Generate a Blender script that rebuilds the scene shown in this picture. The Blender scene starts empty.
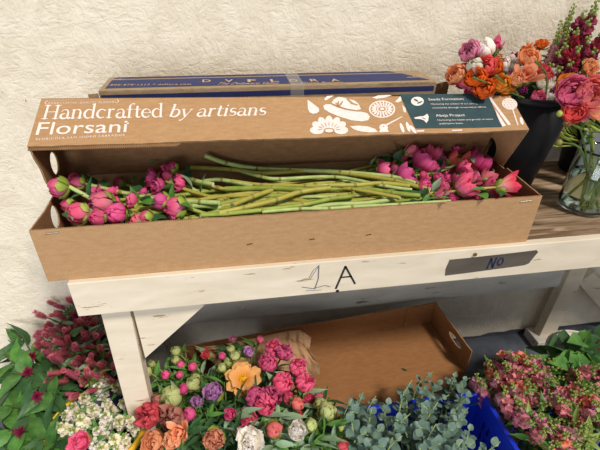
import bpy, math, random
from mathutils import Vector, Matrix, Quaternion
from mathutils.geometry import tessellate_polygon
random.seed(7)
R = math.radians; PI = math.pi
C = bpy.context.scene.collection
# ---------------------------------------------------------------- camera
CAM = Vector((0.38760, -0.73080, 0.56550)); YAW, PITCH, ROLL, FPX = 0.16482, 0.56170, 0.01606, 431.85
_f = Vector((math.sin(YAW)*math.cos(PITCH), math.cos(YAW)*math.cos(PITCH), -math.sin(PITCH)))
_r0 = Vector((math.cos(YAW), -math.sin(YAW), 0)); _u0 = _r0.cross(_f)
_r = math.cos(ROLL)*_r0 + math.sin(ROLL)*_u0; _u = -math.sin(ROLL)*_r0 + math.cos(ROLL)*_u0
cd = bpy.data.cameras.new('camera'); cam = bpy.data.objects.new('camera', cd); C.objects.link(cam)
cd.sensor_width = 36; cd.lens = FPX/600*36; cd.clip_start = 0.02
cam.matrix_world = Matrix(((_r.x, _u.x, -_f.x, CAM.x), (_r.y, _u.y, -_f.y, CAM.y), (_r.z, _u.z, -_f.z, CAM.z), (0, 0, 0, 1)))
bpy.context.scene.camera = cam
def at(px, py, z=None, y=None, x=None):
    """world point seen at a pixel of the 600x450 photograph on a plane of known x, y or z"""
    d = _f + (px-300)/FPX*_r - (py-225)/FPX*_u
    if z is not None: return CAM + d*((z-CAM.z)/d.z)
    if y is not None: return CAM + d*((y-CAM.y)/d.y)
    return CAM + d*((x-CAM.x)/d.x)
def pix(P):
    d = P-CAM; w = d.dot(_f); return (300+FPX*d.dot(_r)/w, 225-FPX*d.dot(_u)/w)
# ---------------------------------------------------------------- light
S = bpy.context.scene
S.view_settings.view_transform = 'Standard'; S.view_settings.look = 'None'
S.view_settings.exposure = 0.1; S.view_settings.gamma = 1.0; S.view_settings.use_curve_mapping = False
W = bpy.data.worlds.new('daylight'); S.world = W; W.use_nodes = True
wn = W.node_tree; bg = wn.nodes['Background']; bg.inputs[0].default_value = (0.86, 0.93, 1.0, 1); bg.inputs[1].default_value = 0.32
def area(name, loc, target, size, power, col):
    l = bpy.data.lights.new(name, 'AREA'); l.shape = 'RECTANGLE'; l.size, l.size_y = size; l.energy = power; l.color = col
    o = bpy.data.objects.new(name, l); C.objects.link(o); o.location = loc
    o.rotation_euler = (Vector(target)-Vector(loc)).to_track_quat('-Z', 'Y').to_euler(); return o
sl = bpy.data.lights.new('sun', 'SUN'); sl.energy = 3.15; sl.angle = R(10); sl.color = (1, 0.92, 0.82)
so = bpy.data.objects.new('sun', sl); C.objects.link(so); so.location = (2.4, -2.0, 2.4)
so.rotation_euler = Vector((-0.36, 0.46, -0.78)).to_track_quat('-Z', 'Y').to_euler()
area('low_fill', (-0.9, -2.4, -0.1), (0.6, 0.3, -0.5), (1.8, 1.2), 42, (0.93, 0.97, 1.0))  # added fill lamp, low front left, brightens the area under the table
# ---------------------------------------------------------------- material kit
def lin(h):
    h = h.lstrip('#'); c = [int(h[i:i+2], 16)/255 for i in (0, 2, 4)]
    return tuple((v/12.92 if v <= .04045 else ((v+.055)/1.055)**2.4) for v in c) + (1,)
class NT:
    def __init__(s, name, rough=.6, spec=.3):
        s.m = bpy.data.materials.new(name); s.m.use_nodes = True; s.n = s.m.node_tree.nodes; s.l = s.m.node_tree.links
        s.b = s.n['Principled BSDF']; s.b.inputs['Roughness'].default_value = rough; s.b.inputs['Specular IOR Level'].default_value = spec
        s.co = s.n.new('ShaderNodeTexCoord')
    def noise(s, scale, detail=4, stretch=None, dist=0, rough=.55, coord='Object'):
        t = s.n.new('ShaderNodeTexNoise'); t.inputs['Scale'].default_value = scale; t.inputs['Detail'].default_value = detail
        t.inputs['Distortion'].default_value = dist; t.inputs['Roughness'].default_value = rough
        s.l.new(s.vec(stretch, coord), t.inputs['Vector']); return t.outputs['Fac']
    def vec(s, stretch, coord='Object'):
        if not stretch: return s.co.outputs[coord]
        m = s.n.new('ShaderNodeMapping'); m.inputs['Scale'].default_value = stretch; s.l.new(s.co.outputs[coord], m.inputs['Vector']); return m.outputs[0]
    def ramp(s, fac, stops):
        r = s.n.new('ShaderNodeValToRGB'); e = r.color_ramp.elements
        while len(e) < len(stops): e.new(.5)
        for k, (p, c) in enumerate(stops): e[k].position = p; e[k].color = lin(c) if isinstance(c, str) else (c, c, c, 1)
        s.l.new(fac, r.inputs[0]); return r.outputs[0]
    def mix(s, fac, a, b, mode='MIX'):
        m = s.n.new('ShaderNodeMix'); m.data_type = 'RGBA'; m.blend_type = mode
        for i, v in ((0, fac), (6, a), (7, b)):
            if hasattr(v, 'links'): s.l.new(v, m.inputs[i])
            else: m.inputs[i].default_value = lin(v) if isinstance(v, str) else v
        return m.outputs[2]
    def bump(s, h, strength=.3, dist=.002):
        b = s.n.new('ShaderNodeBump'); b.inputs['Strength'].default_value = strength; b.inputs['Distance'].default_value = dist
        s.l.new(h, b.inputs['Height']); s.l.new(b.outputs[0], s.b.inputs['Normal']); return s
    def col(s, c): s.l.new(c, s.b.inputs['Base Color']); return s
def plain(name, c1, c2=None, scale=30, rough=.6, bump=0, stretch=None, spec=.3, bd=.001):
    t = NT(name, rough, spec); n = t.noise(scale, 4, stretch)
    t.col(t.ramp(n, [(.3, c1), (.7, c2 or c1)]))
    if bump: t.bump(n, bump, bd)
    return t.m
def petal_mat(name, base, edge, vein=None, pos=(.15, .75), rough=.55):
    """colour runs from the petal's base to its tip (UV v), streaked along the petal"""
    t = NT(name, rough, .2); uv = t.n.new('ShaderNodeSeparateXYZ'); t.l.new(t.co.outputs['UV'], uv.inputs[0])
    nz = t.noise(14, 2, (6, .8, 1), coord='UV')
    ad = t.n.new('ShaderNodeMath'); ad.operation = 'MULTIPLY_ADD'; ad.inputs[1].default_value = .45; t.l.new(nz, ad.inputs[0]); t.l.new(uv.outputs[1], ad.inputs[2])
    sb = t.n.new('ShaderNodeMath'); sb.operation = 'SUBTRACT'; sb.inputs[1].default_value = .22; t.l.new(ad.outputs[0], sb.inputs[0])
    c = t.ramp(sb.outputs[0], [(pos[0], base), (pos[1], edge)])
    oi = t.n.new('ShaderNodeObjectInfo'); hs = t.n.new('ShaderNodeHueSaturation')
    mr = t.n.new('ShaderNodeMapRange'); mr.inputs[3].default_value = .494; mr.inputs[4].default_value = .507; t.l.new(oi.outputs['Random'], mr.inputs[0])
    mv = t.n.new('ShaderNodeMapRange'); mv.inputs[3].default_value = .85; mv.inputs[4].default_value = 1.12; t.l.new(oi.outputs['Random'], mv.inputs[0])
    t.l.new(mr.outputs[0], hs.inputs['Hue']); t.l.new(mv.outputs[0], hs.inputs['Value']); t.l.new(c, hs.inputs['Color'])
    t.col(hs.outputs[0]); tr = t.n.new('ShaderNodeBsdfTranslucent'); t.l.new(hs.outputs[0], tr.inputs[0]); mx = t.n.new('ShaderNodeMixShader'); mx.inputs[0].default_value = .38
    t.l.new(t.b.outputs[0], mx.inputs[1]); t.l.new(tr.outputs[0], mx.inputs[2]); t.l.new(mx.outputs[0], t.n['Material Output'].inputs[0])
    return t.m
# ---------------------------------------------------------------- mesh kit
class MB:
    def __init__(s): s.v = []; s.f = []; s.uv = []; s.mi = []; s.cur = 0
    def add(s, verts, faces, uvs=None, mi=None):
        o = len(s.v); s.v += [tuple(v) for v in verts]; mi = s.cur if mi is None else mi
        for f in faces:
            s.f.append([i+o for i in f]); s.mi.append(mi)
            s.uv += [(uvs[i] if uvs else (0.5, 0.5)) for i in f]
    def merge(s, o, M=None, mi=None):
        off = len(s.v); s.v += [tuple(M @ Vector(v)) for v in o.v] if M else o.v
        s.f += [[i+off for i in f] for f in o.f]; s.uv += o.uv; s.mi += o.mi if mi is None else [mi]*len(o.f)
    def grid(s, rows, uvs=None, closed=False):
        n = len(rows[0]); vs = [p for r in rows for p in r]; fs = []; m = n if closed else n-1
        for i in range(len(rows)-1):
            for j in range(m): fs.append([i*n+j, i*n+(j+1) % n, (i+1)*n+(j+1) % n, (i+1)*n+j])
        u = uvs or [(j/(n-1), i/(len(rows)-1)) for i in range(len(rows)) for j in range(n)]
        s.add(vs, fs, u)
    def box(s, a, b, M=None):
        (x0, y0, z0), (x1, y1, z1) = a, b
        v = [Vector(p) for p in ((x0,y0,z0),(x1,y0,z0),(x1,y1,z0),(x0,y1,z0),(x0,y0,z1),(x1,y0,z1),(x1,y1,z1),(x0,y1,z1))]
        if M: v = [M @ p for p in v]
        s.add(v, [[0,3,2,1],[4,5,6,7],[0,1,5,4],[1,2,6,5],[2,3,7,6],[3,0,4,7]])
    def tube(s, pts, rad, n=6, caps=True, capmi=None, smooth=4):
        P = [Vector(p) for p in pts]; rr = rad if isinstance(rad, (list, tuple)) else [rad]*len(P)
        if smooth and len(P) > 2:
            Q = []; q = []
            for i in range(len(P)-1):
                p0, p1, p2, p3 = P[max(i-1,0)], P[i], P[i+1], P[min(i+2,len(P)-1)]
                for k in range(smooth):
                    t = k/smooth; Q.append(.5*((2*p1)+(p2-p0)*t+(2*p0-5*p1+4*p2-p3)*t*t+(3*p1-p0-3*p2+p3)*t**3)); q.append(rr[i]*(1-t)+rr[i+1]*t)
            Q.append(P[-1]); q.append(rr[-1]); P, rr = Q, q
        t0 = (P[1]-P[0]).normalized(); nrm = t0.orthogonal().normalized(); rows = []
        for i, p in enumerate(P):
            t = (P[min(i+1,len(P)-1)]-P[max(i-1,0)]).normalized(); nrm = (nrm - t*nrm.dot(t)).normalized(); b = t.cross(nrm)
            rows.append([p+(math.cos(2*PI*k/n)*nrm+math.sin(2*PI*k/n)*b)*rr[i] for k in range(n)])
        s.grid(rows, [(k/n, i/(len(rows)-1)) for i in range(len(rows)) for k in range(n)], closed=True)
        if caps:
            for row, c in ((rows[0], P[0]), (rows[-1], P[-1])):
                s.add([c]+row, [[0, 1+k, 1+(k+1) % n] for k in range(n)], mi=capmi)
    def lathe(s, prof, n=32, c=(0,0,0)):
        s.grid([[Vector((c[0]+r*math.cos(2*PI*k/n), c[1]+r*math.sin(2*PI*k/n), c[2]+z)) for k in range(n)] for r, z in prof],
               [(k/n, i/len(prof)) for i in range(len(prof)) for k in range(n)], closed=True)
    def ball(s, c, r, n=8, m=5, sq=(1,1,1)):
        c = Vector(c); rows = []
        for i in range(m+1):
            a = -PI/2+PI*i/m
            rows.append([c+Vector((math.cos(a)*math.cos(2*PI*k/n)*r*sq[0], math.cos(a)*math.sin(2*PI*k/n)*r*sq[1], math.sin(a)*r*sq[2])) for k in range(n)])
        s.grid(rows, [(k/n, i/m) for i in range(m+1) for k in range(n)], closed=True)
    def mesh(s, name, mats, smooth=True):
        me = bpy.data.meshes.new(name); me.from_pydata(s.v, [], s.f)
        for m in (mats if isinstance(mats, (list, tuple)) else [mats]): me.materials.append(m)
        me.polygons.foreach_set('material_index', s.mi); me.polygons.foreach_set('use_smooth', [smooth]*len(s.f))
        ul = me.uv_layers.new(name='UVMap'); ul.data.foreach_set('uv', [c for u in s.uv for c in u]); me.update(); return me
def link(name, me, parent=None, loc=None, quat=None, scale=None):
    o = bpy.data.objects.new(name, me); C.objects.link(o); o.parent = parent
    if loc is not None: o.location = loc
    if quat is not None: o.rotation_mode = 'QUATERNION'; o.rotation_quaternion = quat
    if scale is not None: o.scale = (scale,)*3 if not hasattr(scale, '__len__') else scale
    return o
def bevel(o, w, seg=2):
    m = o.modifiers.new('bevel', 'BEVEL'); m.width = w; m.segments = seg; m.limit_method = 'ANGLE'; m.angle_limit = R(40); return o
def structure(o): o['kind'] = 'structure'; return o
def tag(o, label, cat, group=None):
    o['label'] = label; o['category'] = cat
    if group: o['group'] = group
    return o
def thing(name, loc, label=None, cat=None, group=None):
    o = bpy.data.objects.new(name, None); C.objects.link(o); o.location = loc; o.empty_display_size = .02
    if label: tag(o, label, cat, group)
    return o
def part(name, mb, mats, root, smooth=True):
    """mesh given in world coordinates, parented to a thing"""
    L = Vector((0,0,0)); q = root
    while q is not None: L += q.location; q = q.parent
    mb.v = [(x-L.x, y-L.y, z-L.z) for x, y, z in mb.v]
    return link(name, mb.mesh(name, mats, smooth), root)
def plate(outline, frame, thick, holes=(), mb=None, back=True, emi=1):
    """flat sheet: outline in 2D, frame(u,v,w) -> world (w = depth). edge faces get material emi"""
    mb = mb or MB(); loops = [list(outline)]+[list(h) for h in holes]
    flat = [p for l in loops for p in l]; tris = tessellate_polygon([[Vector((p[0], p[1], 0)) for p in l] for l in loops])
    A = [frame(u, v, 0) for u, v in flat]; n = len(A)
    if not back or not thick: mb.add(A, [list(t) for t in tris], [(u, v) for u, v in flat]); return mb
    B = [frame(u, v, thick) for u, v in flat]
    mb.add(A+B, [list(t) for t in tris]+[[i+n for i in reversed(t)] for t in tris], [(u, v) for u, v in flat]*2)
    k = 0
    for l in loops:
        m = len(l)
        for i in range(m):
            a, b = k+i, k+(i+1) % m; mb.add([A[a], A[b], B[b], B[a]], [[0,1,2,3]], mi=emi)
        k += m
    return mb
def ellipse(cx, cy, rx, ry, n=24, a0=0): return [(cx+rx*math.cos(2*PI*i/n+a0), cy+ry*math.sin(2*PI*i/n+a0)) for i in range(n)]
LABELS = []   # (root, phrase) finished at the end so that look-alikes are told apart by their order from the left
ORD = 'zeroth first second third fourth fifth sixth seventh eighth ninth tenth eleventh twelfth thirteenth fourteenth fifteenth sixteenth seventeenth eighteenth nineteenth twentieth'.split()
CARD = 'none one two three four five six seven eight nine ten eleven twelve thirteen fourteen fifteen sixteen seventeen eighteen nineteen twenty'.split()
# ---------------------------------------------------------------- materials
def wall_material():
    t = NT('rough_plaster', .85, .15)
    b = t.noise(9, 3, dist=2.0)
    def strokes(sc, st, ang):
        m = t.n.new('ShaderNodeMapping'); m.inputs['Rotation'].default_value = (0, ang, 0); m.inputs['Scale'].default_value = st; t.l.new(t.co.outputs['Object'], m.inputs['Vector'])
        x = t.n.new('ShaderNodeTexNoise'); x.inputs['Scale'].default_value = sc; x.inputs['Detail'].default_value = 5; x.inputs['Distortion'].default_value = .9; t.l.new(m.outputs[0], x.inputs['Vector']); return t.ramp(x.outputs['Fac'], [(.38, 0.0), (.56, 1.0)])
    h = t.mix(t.ramp(t.noise(16, 2), [(.45, 0.0), (.55, 1.0)]), strokes(60, (.5, 1, 1.2), .6), strokes(64, (1.2, 1, .6), -.9)); h = t.mix(.35, h, strokes(95, (1, 1, .7), .2)); t.bump(h, .36, .0045)
    c = t.ramp(b, [(.3, '#dcd0ba'), (.6, '#e9decb')])
    spk = t.ramp(t.noise(120, 2), [(.24, 1.0), (.27, 0.0)]); spots = t.ramp(t.noise(11, 2), [(.52, 0.0), (.62, 1.0)])
    m = t.mix(spk, (0, 0, 0, 1), spots); c = t.mix(m, c, '#7a6650'); t.col(c); return t.m
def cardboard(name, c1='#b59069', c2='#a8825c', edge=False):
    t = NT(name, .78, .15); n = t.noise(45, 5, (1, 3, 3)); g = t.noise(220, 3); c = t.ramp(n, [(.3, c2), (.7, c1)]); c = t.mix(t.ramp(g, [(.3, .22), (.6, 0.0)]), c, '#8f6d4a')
    if edge:
        w = t.n.new('ShaderNodeTexWave'); w.inputs['Scale'].default_value = 90; w.inputs['Distortion'].default_value = 2; t.l.new(t.co.outputs['Object'], w.inputs['Vector'])
        c = t.mix(t.ramp(w.outputs['Fac'], [(.35, 0.0), (.7, 1.0)]), c, '#6d4c2d'); t.bump(w.outputs['Fac'], .6, .002)
    else:
        f = t.n.new('ShaderNodeTexWave'); f.inputs['Scale'].default_value = 60; f.inputs['Distortion'].default_value = .4; t.l.new(t.vec((1, 0, 0)), f.inputs['Vector'])
        cr = t.noise(5.5, 2, (1, .05, .05)); cb = t.ramp(cr, [(.490, 0.0), (.4985, 1.0), (.507, 0.0)]); t.bump(t.mix(.5, t.mix(.35, n, f.outputs['Fac']), cb), .22, .0015)
    t.col(c); return t.m
def painted_wood(name, a, b, wear, amount, seed=1.0):
    t = NT(name, .6, .3); n = t.noise(30, 5, (.25, 1, 1.0), dist=.4); g = t.noise(70, 5, (.06, 1, 1)); c = t.ramp(n, [(.3, a), (.7, b)])
    w = t.noise(42*seed, 6, (.22, 1.2, 1.4), rough=.65); k = t.ramp(w, [(amount, 1.0), (amount+.035, 0.0)])
    c = t.mix(k, c, wear); t.bump(t.mix(.5, g, k), .35, .002); t.col(c); return t.m
M = {}
M['wall'] = wall_material()
M['card'] = cardboard('kraft_cardboard'); M['card_edge'] = cardboard('corrugated_edge', '#c4a078', '#a98460', True)
M['card_shade'] = cardboard('kraft_cardboard_shaded', '#8e6a4a', '#7d5a3c'); M['tray'] = cardboard('kraft_tray_board', '#976a43', '#895d39')  # inside board: the same kraft, darkened so the box's inner shade is in its colour
M['white_wood'] = painted_wood('white_painted_wood', '#dfd2bd', '#d0c2ab', '#a08460', .342)
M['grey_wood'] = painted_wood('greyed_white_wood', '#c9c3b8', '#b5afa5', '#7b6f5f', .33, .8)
def weathered():
    t = NT('weathered_planks', .8, .2); n = t.noise(60, 6, (.07, 1, 1), dist=.6, rough=.65); b = t.noise(22, 5, (.3, 1, 1), dist=.8)
    c = t.ramp(n, [(.28, '#3d2e22'), (.45, '#776049'), (.62, '#a08a70'), (.78, '#c6b59d')])
    p = t.ramp(b, [(.62, 0.0), (.72, 1.0)]); c = t.mix(p, c, '#b39c80'); t.bump(t.mix(.4, n, b), .7, .004); t.col(c); return t.m
M['plank'] = weathered()
M['floor'] = plain('dark_grey_floor', '#3f434c', '#565b66', 14, .55, .2)
M['print'] = plain('white_print', '#ece0dc', '#dccfc9', 160, .6); M['teal'] = plain('dark_teal_print', '#263f46', '#2f4a50', 40, .6)
M['kraft_ink'] = plain('kraft_gap', '#b59069', '#a8825c', 60, .8)
M['blue_print'] = plain('navy_print', '#232c5c', '#2b3463', 30, .6); M['tan_print'] = plain('tan_print', '#c8ab86', '#b89b78', 60, .7)
M['grey_board'] = cardboard('weathered_cardboard', '#a99478', '#927c60')
M['ink'] = plain('black_marker', '#1d1c1e', '#3a3836', 200, .6); M['pencil'] = plain('pencil', '#5a5a60', '#77767a', 200, .6); M['blue_ink'] = plain('navy_marker', '#16203f', '#1c2850', 200, .5)
M['duct'] = plain('grey_duct_tape', '#4d463f', '#5f574d', 26, .45, .2, (.3, 1, 1), .5, .002)
M['bucket'] = plain('black_plastic', '#121114', '#19181b', 20, .5, 0, None, .2)
M['blue_plastic'] = plain('cobalt_blue_plastic', '#1433c4', '#0f2bae', 10, .4, 0, None, .5)
M['yellow_plastic'] = plain('yellow_plastic', '#e7b52c', '#d9a522', 14, .45); M['navy_plastic'] = plain('navy_plastic', '#1b2447', '#202a50', 14, .45)
M['white_plastic'] = plain('white_plastic', '#d6d1c9', '#c6c0b6', 14, .5); M['grey_plastic'] = plain('pale_grey_plastic', '#8b8f97', '#9a9da3', 14, .5)
M['paper'] = plain('kraft_paper', '#a98565', '#b8946f', 12, .8, .3, None, .15, .004)
M['steel'] = plain('steel', '#a9a9a9', '#bdbdbd', 90, .3); M['steel'].node_tree.nodes['Principled BSDF'].inputs['Metallic'].default_value = .8
M['screw'] = plain('brass', '#8c7440', '#a98e52', 90, .35); M['screw'].node_tree.nodes['Principled BSDF'].inputs['Metallic'].default_value = .8
def clear(name, col, rough, alpha=None):
    t = NT(name, rough, .5); t.b.inputs['Base Color'].default_value = lin(col); t.b.inputs['Transmission Weight'].default_value = 1; t.b.inputs['IOR'].default_value = 1.45
    return t.m
M['glass'] = clear('clear_glass', '#f2fbf6', .02); M['water'] = clear('water', '#eef6f0', .0); M['water'].node_tree.nodes['Principled BSDF'].inputs['IOR'].default_value = 1.33
def tape_mat():
    t = NT('clear_parcel_tape', .25, .5); t.b.inputs['Base Color'].default_value = lin('#cfc6b4'); t.b.inputs['Alpha'].default_value = .30; return t.m
M['clear_tape'] = tape_mat()
G = {}
for k, a, b in (('stem','#9aa648','#7d8c36'), ('stem_pale','#b9c983','#9bb062'), ('stem_olive','#9d9640','#b0a64e'), ('stem_dark','#5d7436','#4c6330'),
                ('leaf','#3c6b2c','#5a8a3b'), ('leaf_dark','#28492a','#3a5f33'), (('leaf_big','#2b5425','#54803c')), ('leaf_grey','#6c8a68','#8fa786'), ('euc','#6c8478','#4e665a'),
                ('sepal','#9aa845','#7d9138'), ('sepal2','#b9bf62','#8d9f42'), ('cut','#efe9cf','#d9d0a8'), ('node','#8f8a42','#7c7436'), ('bud_green','#93a457','#74883f'), ('pod','#b7c052','#8fa03a')):
    G[k] = plain('green_'+k, a, b, 45, .5, 0, None, .3)
PM = {k: petal_mat('petal_'+k, *v) for k, v in {
    'magenta': ('#df3f80', '#f26aa6'), 'hot': ('#dc4880', '#f478a6'), 'deep': ('#c4306e', '#dc4f90'), 'rose': ('#f2a8ba', '#e65e8a'), 'blush': ('#f7b9bb', '#ee7f97'),
    'coral': ('#ee8070', '#ea6468'), 'tulip': ('#f8c0b6', '#e6466c'), 'cream_orange': ('#e89a26', '#f0b474'), 'white': ('#f3ead6', '#faf4ee'), 'ivory': ('#e6dfa8', '#f4eedc'),
    'lilac': ('#f0dbe6', '#cf93cc'), 'mauve': ('#c05a80', '#e093b0'), 'dusty': ('#a5645a', '#c98878'), 'peach': ('#f08a66', '#f7b48e'), 'salmon': ('#e8606a', '#f28a86'),
    'orange': ('#c84c1c', '#e56e2e'), 'amber': ('#e88a1c', '#f3a63a'), 'orchid': ('#d24472', '#ea7ca2'), 'plum': ('#7a1c58', '#98306e'), 'apricot': ('#f0925a', '#f8b786'),
    'snap_pink': ('#f6c4b2', '#e6869c'), 'snap_rose': ('#f4d2c4', '#dc98ac'), 'snap_red': ('#b83c42', '#b0364e'), 'snap_orange': ('#f6a75c', '#ee8684'), 'snap_dusk': ('#84344a', '#9c3c58'),
    'burgundy': ('#5a1430', '#8a2446'), 'bristle': ('#a4605a', '#e0788e'), 'greenwhite': ('#9fb052', '#ccd290')}.items()}
# ---------------------------------------------------------------- flower kit
def petal(mb, az, L, Wd, e0, e1, r0=0, z0=0, cup=.9, ruf=0, nu=4, nv=5, ph=0, tip=.5, roll=0):
    rows = []; ca, sa = math.cos(az), math.sin(az); r, z = r0, z0; uvs = []; vq = 0
    for i in range(nv+1):
        v = (i/nv)**.8 if tip == .5 else i/nv; dl = v-vq; vq = v; e = e0+(e1-e0)*v
        w = Wd*(1.18*(v+.05)**.65*max(.02, 1-.985*v**5)**.5 if tip == .5 else (max(0, math.sin(PI*(v*.97+.02))))**tip)
        row = []; r += math.cos(e)*L*dl; z += math.sin(e)*L*dl
        for j in range(nu+1):
            u = -1+2*j/nu; lat = w*math.sin(u*cup)/max(cup, .01); inn = w*(1-math.cos(u*cup))/max(cup, .01) + ruf*L*v*v*math.sin(u*4.2+ph)
            rr = r - math.sin(e)*inn + (math.cos(e)*ruf*L*.6*math.sin(u*6+ph*2) if i == nv else 0); zz = z + math.cos(e)*inn
            lat2 = lat + roll*v*L
            row.append(Vector((rr*ca-lat2*sa, rr*sa+lat2*ca, zz))); uvs.append((j/nu, v))
        rows.append(row)
    mb.grid(rows, uvs)
def rnd(a, b): return random.uniform(a, b)
def ball_layers(mb, rad, spec, ruf=.05):
    """spec: list of (radius factor, count, end elevation deg, width factor)"""
    for rf, n, e1, wf in spec:
        p = rad*rf; a0 = rnd(0, 6)
        for k in range(n):
            j = rnd(.93, 1.07); sp = R(e1+rnd(-10, 10)); petal(mb, a0+2*PI*k/n+rnd(-.15, .15), p*j*(sp+.35), p*wf, R(-20), sp, r0=p*.06, cup=min(1.3, wf*1.0), ruf=rnd(0, ruf), ph=rnd(0, 6), z0=(1-rf)*rad*.35)
def mk_bud(rad, col, green='sepal', cover=75):
    a = MB(); ball_layers(a, rad, [(1, 5, 140, .72), (.93, 5, 155, .7), (.8, 4, 165, .8), (.6, 3, 172, .9)], .09)
    b = MB(); ball_layers(b, rad*1.07, [(1, 4, cover*1.15, .66), (1.03, 3, cover*.85, .6)], .02)
    for k in range(2): petal(b, rnd(0, 6), rad*2.0, rad*.26, R(-30), R(70), cup=.3, tip=.8)
    return a, b
def mk_open(rad, n=26, flare=1.0):
    a = MB(); a0 = rnd(0, 6)
    for k in range(7): petal(a, a0+2*PI*k/7+rnd(-.2, .2), rad*rnd(1.0, 1.2), rad*rnd(.5, .62), R(rnd(-5, 15)), R(rnd(60, 100)*flare), cup=.8, ruf=rnd(.04, .10), ph=rnd(0, 6))
    for k in range(n):
        q = rnd(0, 1)**.6; petal(a, rnd(0, 2*PI), rad*rnd(.8, 1.05), rad*rnd(.26, .4), R(rnd(45, 75)-25*q), R(rnd(100, 160)-30*q), r0=rad*.25*q, cup=rnd(.6, 1.2), ruf=rnd(.05, .13), ph=rnd(0, 6), nu=4, nv=5)
    b = MB(); ball_layers(b, rad*.7, [(1, 3, 40, .6)], .02)
    return a, b
def mk_globe(rad):
    a = MB(); ball_layers(a, rad, [(1, 6, 112, .75), (.93, 6, 125, .7), (.82, 5, 135, .7), (.66, 5, 145, .7), (.5, 4, 150, .7)], .24)
    b = MB(); ball_layers(b, rad*.9, [(1.05, 3, 35, .5)], .02); return a, b
def mk_tulip(rad):
    a = MB()
    for n, e0, e1, l in ((4, 35, 70, 2.5), (4, 45, 88, 2.3), (3, 60, 95, 1.9)):
        a0 = rnd(0, 6)
        for k in range(n): petal(a, a0+2*PI*k/n+rnd(-.15, .15), rad*l*rnd(.9, 1.1), rad*rnd(.55, .7), R(e0), R(e1+rnd(-8, 8)), cup=1.0, ruf=rnd(.02, .07), ph=rnd(0, 6), r0=rad*.08)
    b = MB(); ball_layers(b, rad*.72, [(1, 4, 72, .7)], .03); return a, b
def mk_ran(rad, tight=1.0):
    a = MB(); ball_layers(a, rad, [(1.12, 6, 70, .62), (1.0, 7, 96, .6), (.9, 7, 112, .55), (.8, 6, 122, .55), (.68, 6, 130, .55), (.55, 5, 138, .55), (.4, 4, 146, .6), (.25, 3, 150, .7)], .05)
    b = MB(); ball_layers(b, rad*.6, [(1, 4, 25, .5)], .02); return a, b
def mk_cosmos(rad):
    a = MB()
    for n, l, e in ((8, 1.05, 12), (7, .85, 35)):
        a0 = rnd(0, 6)
        for k in range(n): petal(a, a0+2*PI*k/n+rnd(-.1, .1), rad*l*rnd(.92, 1.05), rad*.36, R(e+25), R(e-20), cup=.5, ruf=rnd(.03, .08), ph=rnd(0, 6), r0=rad*.05)
    b = MB()
    for k in range(34):
        an = rnd(0, 6.28); q = rnd(0, .2)*rad; b.ball((q*math.cos(an), q*math.sin(an), rad*.14+rnd(0, .06)*rad), rad*.055, 5, 3)
    return a, b
FL = {}
def bl(kind, col, n=2, rad=.02, green='sepal', **kw):
    """a small library: blossom and calyx meshes, shared by all flowers of one kind and colour"""
    key = (kind, col, round(rad, 4), green)
    if key not in FL:
        fn = {'bud': mk_bud, 'open': mk_open, 'globe': mk_globe, 'tulip': mk_tulip, 'ran': mk_ran, 'cosmos': mk_cosmos}[kind]; L = []
        for i in range(n):
            a, b = fn(rad, col, green, **kw) if kind == 'bud' else fn(rad, **kw)
            L.append((a.mesh('blossom', PM[col]), b.mesh('calyx', G[green] if kind != 'cosmos' else M['yellow_plastic'])))
        FL[key] = L
    return random.choice(FL[key])
def leafmesh(mb, P, dirn, up, L, Wd, droop=.3, fold=.35, nv=6, tip=1.1):
    d = Vector(dirn).normalized(); s = d.cross(Vector(up)); s = s.normalized() if s.length > .01 else d.orthogonal().normalized(); n = s.cross(d).normalized(); rows = []; uv = []
    for i in range(nv+1):
        v = i/nv; w = Wd*max(.02, math.sin(PI*((v*.97+.02)**.8))**(tip*1.15)); c = Vector(P)+d*L*v-n*droop*L*v*v
        row = []
        for j in range(5):
            u = -1+j/2; row.append(c+s*w*u+n*(abs(u)*fold*w)); uv.append((j/4, v))
        rows.append(row)
    mb.grid(rows, uv)
def aim(d, spin=None):
    q = Vector((0,0,1)).rotation_difference(Vector(d).normalized()); return q @ Quaternion((0,0,1), rnd(0, 6.28) if spin is None else spin)
def bez(a, b, ta, tb, n=6):
    a, b = Vector(a), Vector(b); L = (b-a).length; p1 = a+Vector(ta).normalized()*L*.35; p2 = b-Vector(tb).normalized()*L*.35
    return [(1-t)**3*a+3*(1-t)**2*t*p1+3*(1-t)*t*t*p2+t**3*b for t in [i/n for i in range(n+1)]]
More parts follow.
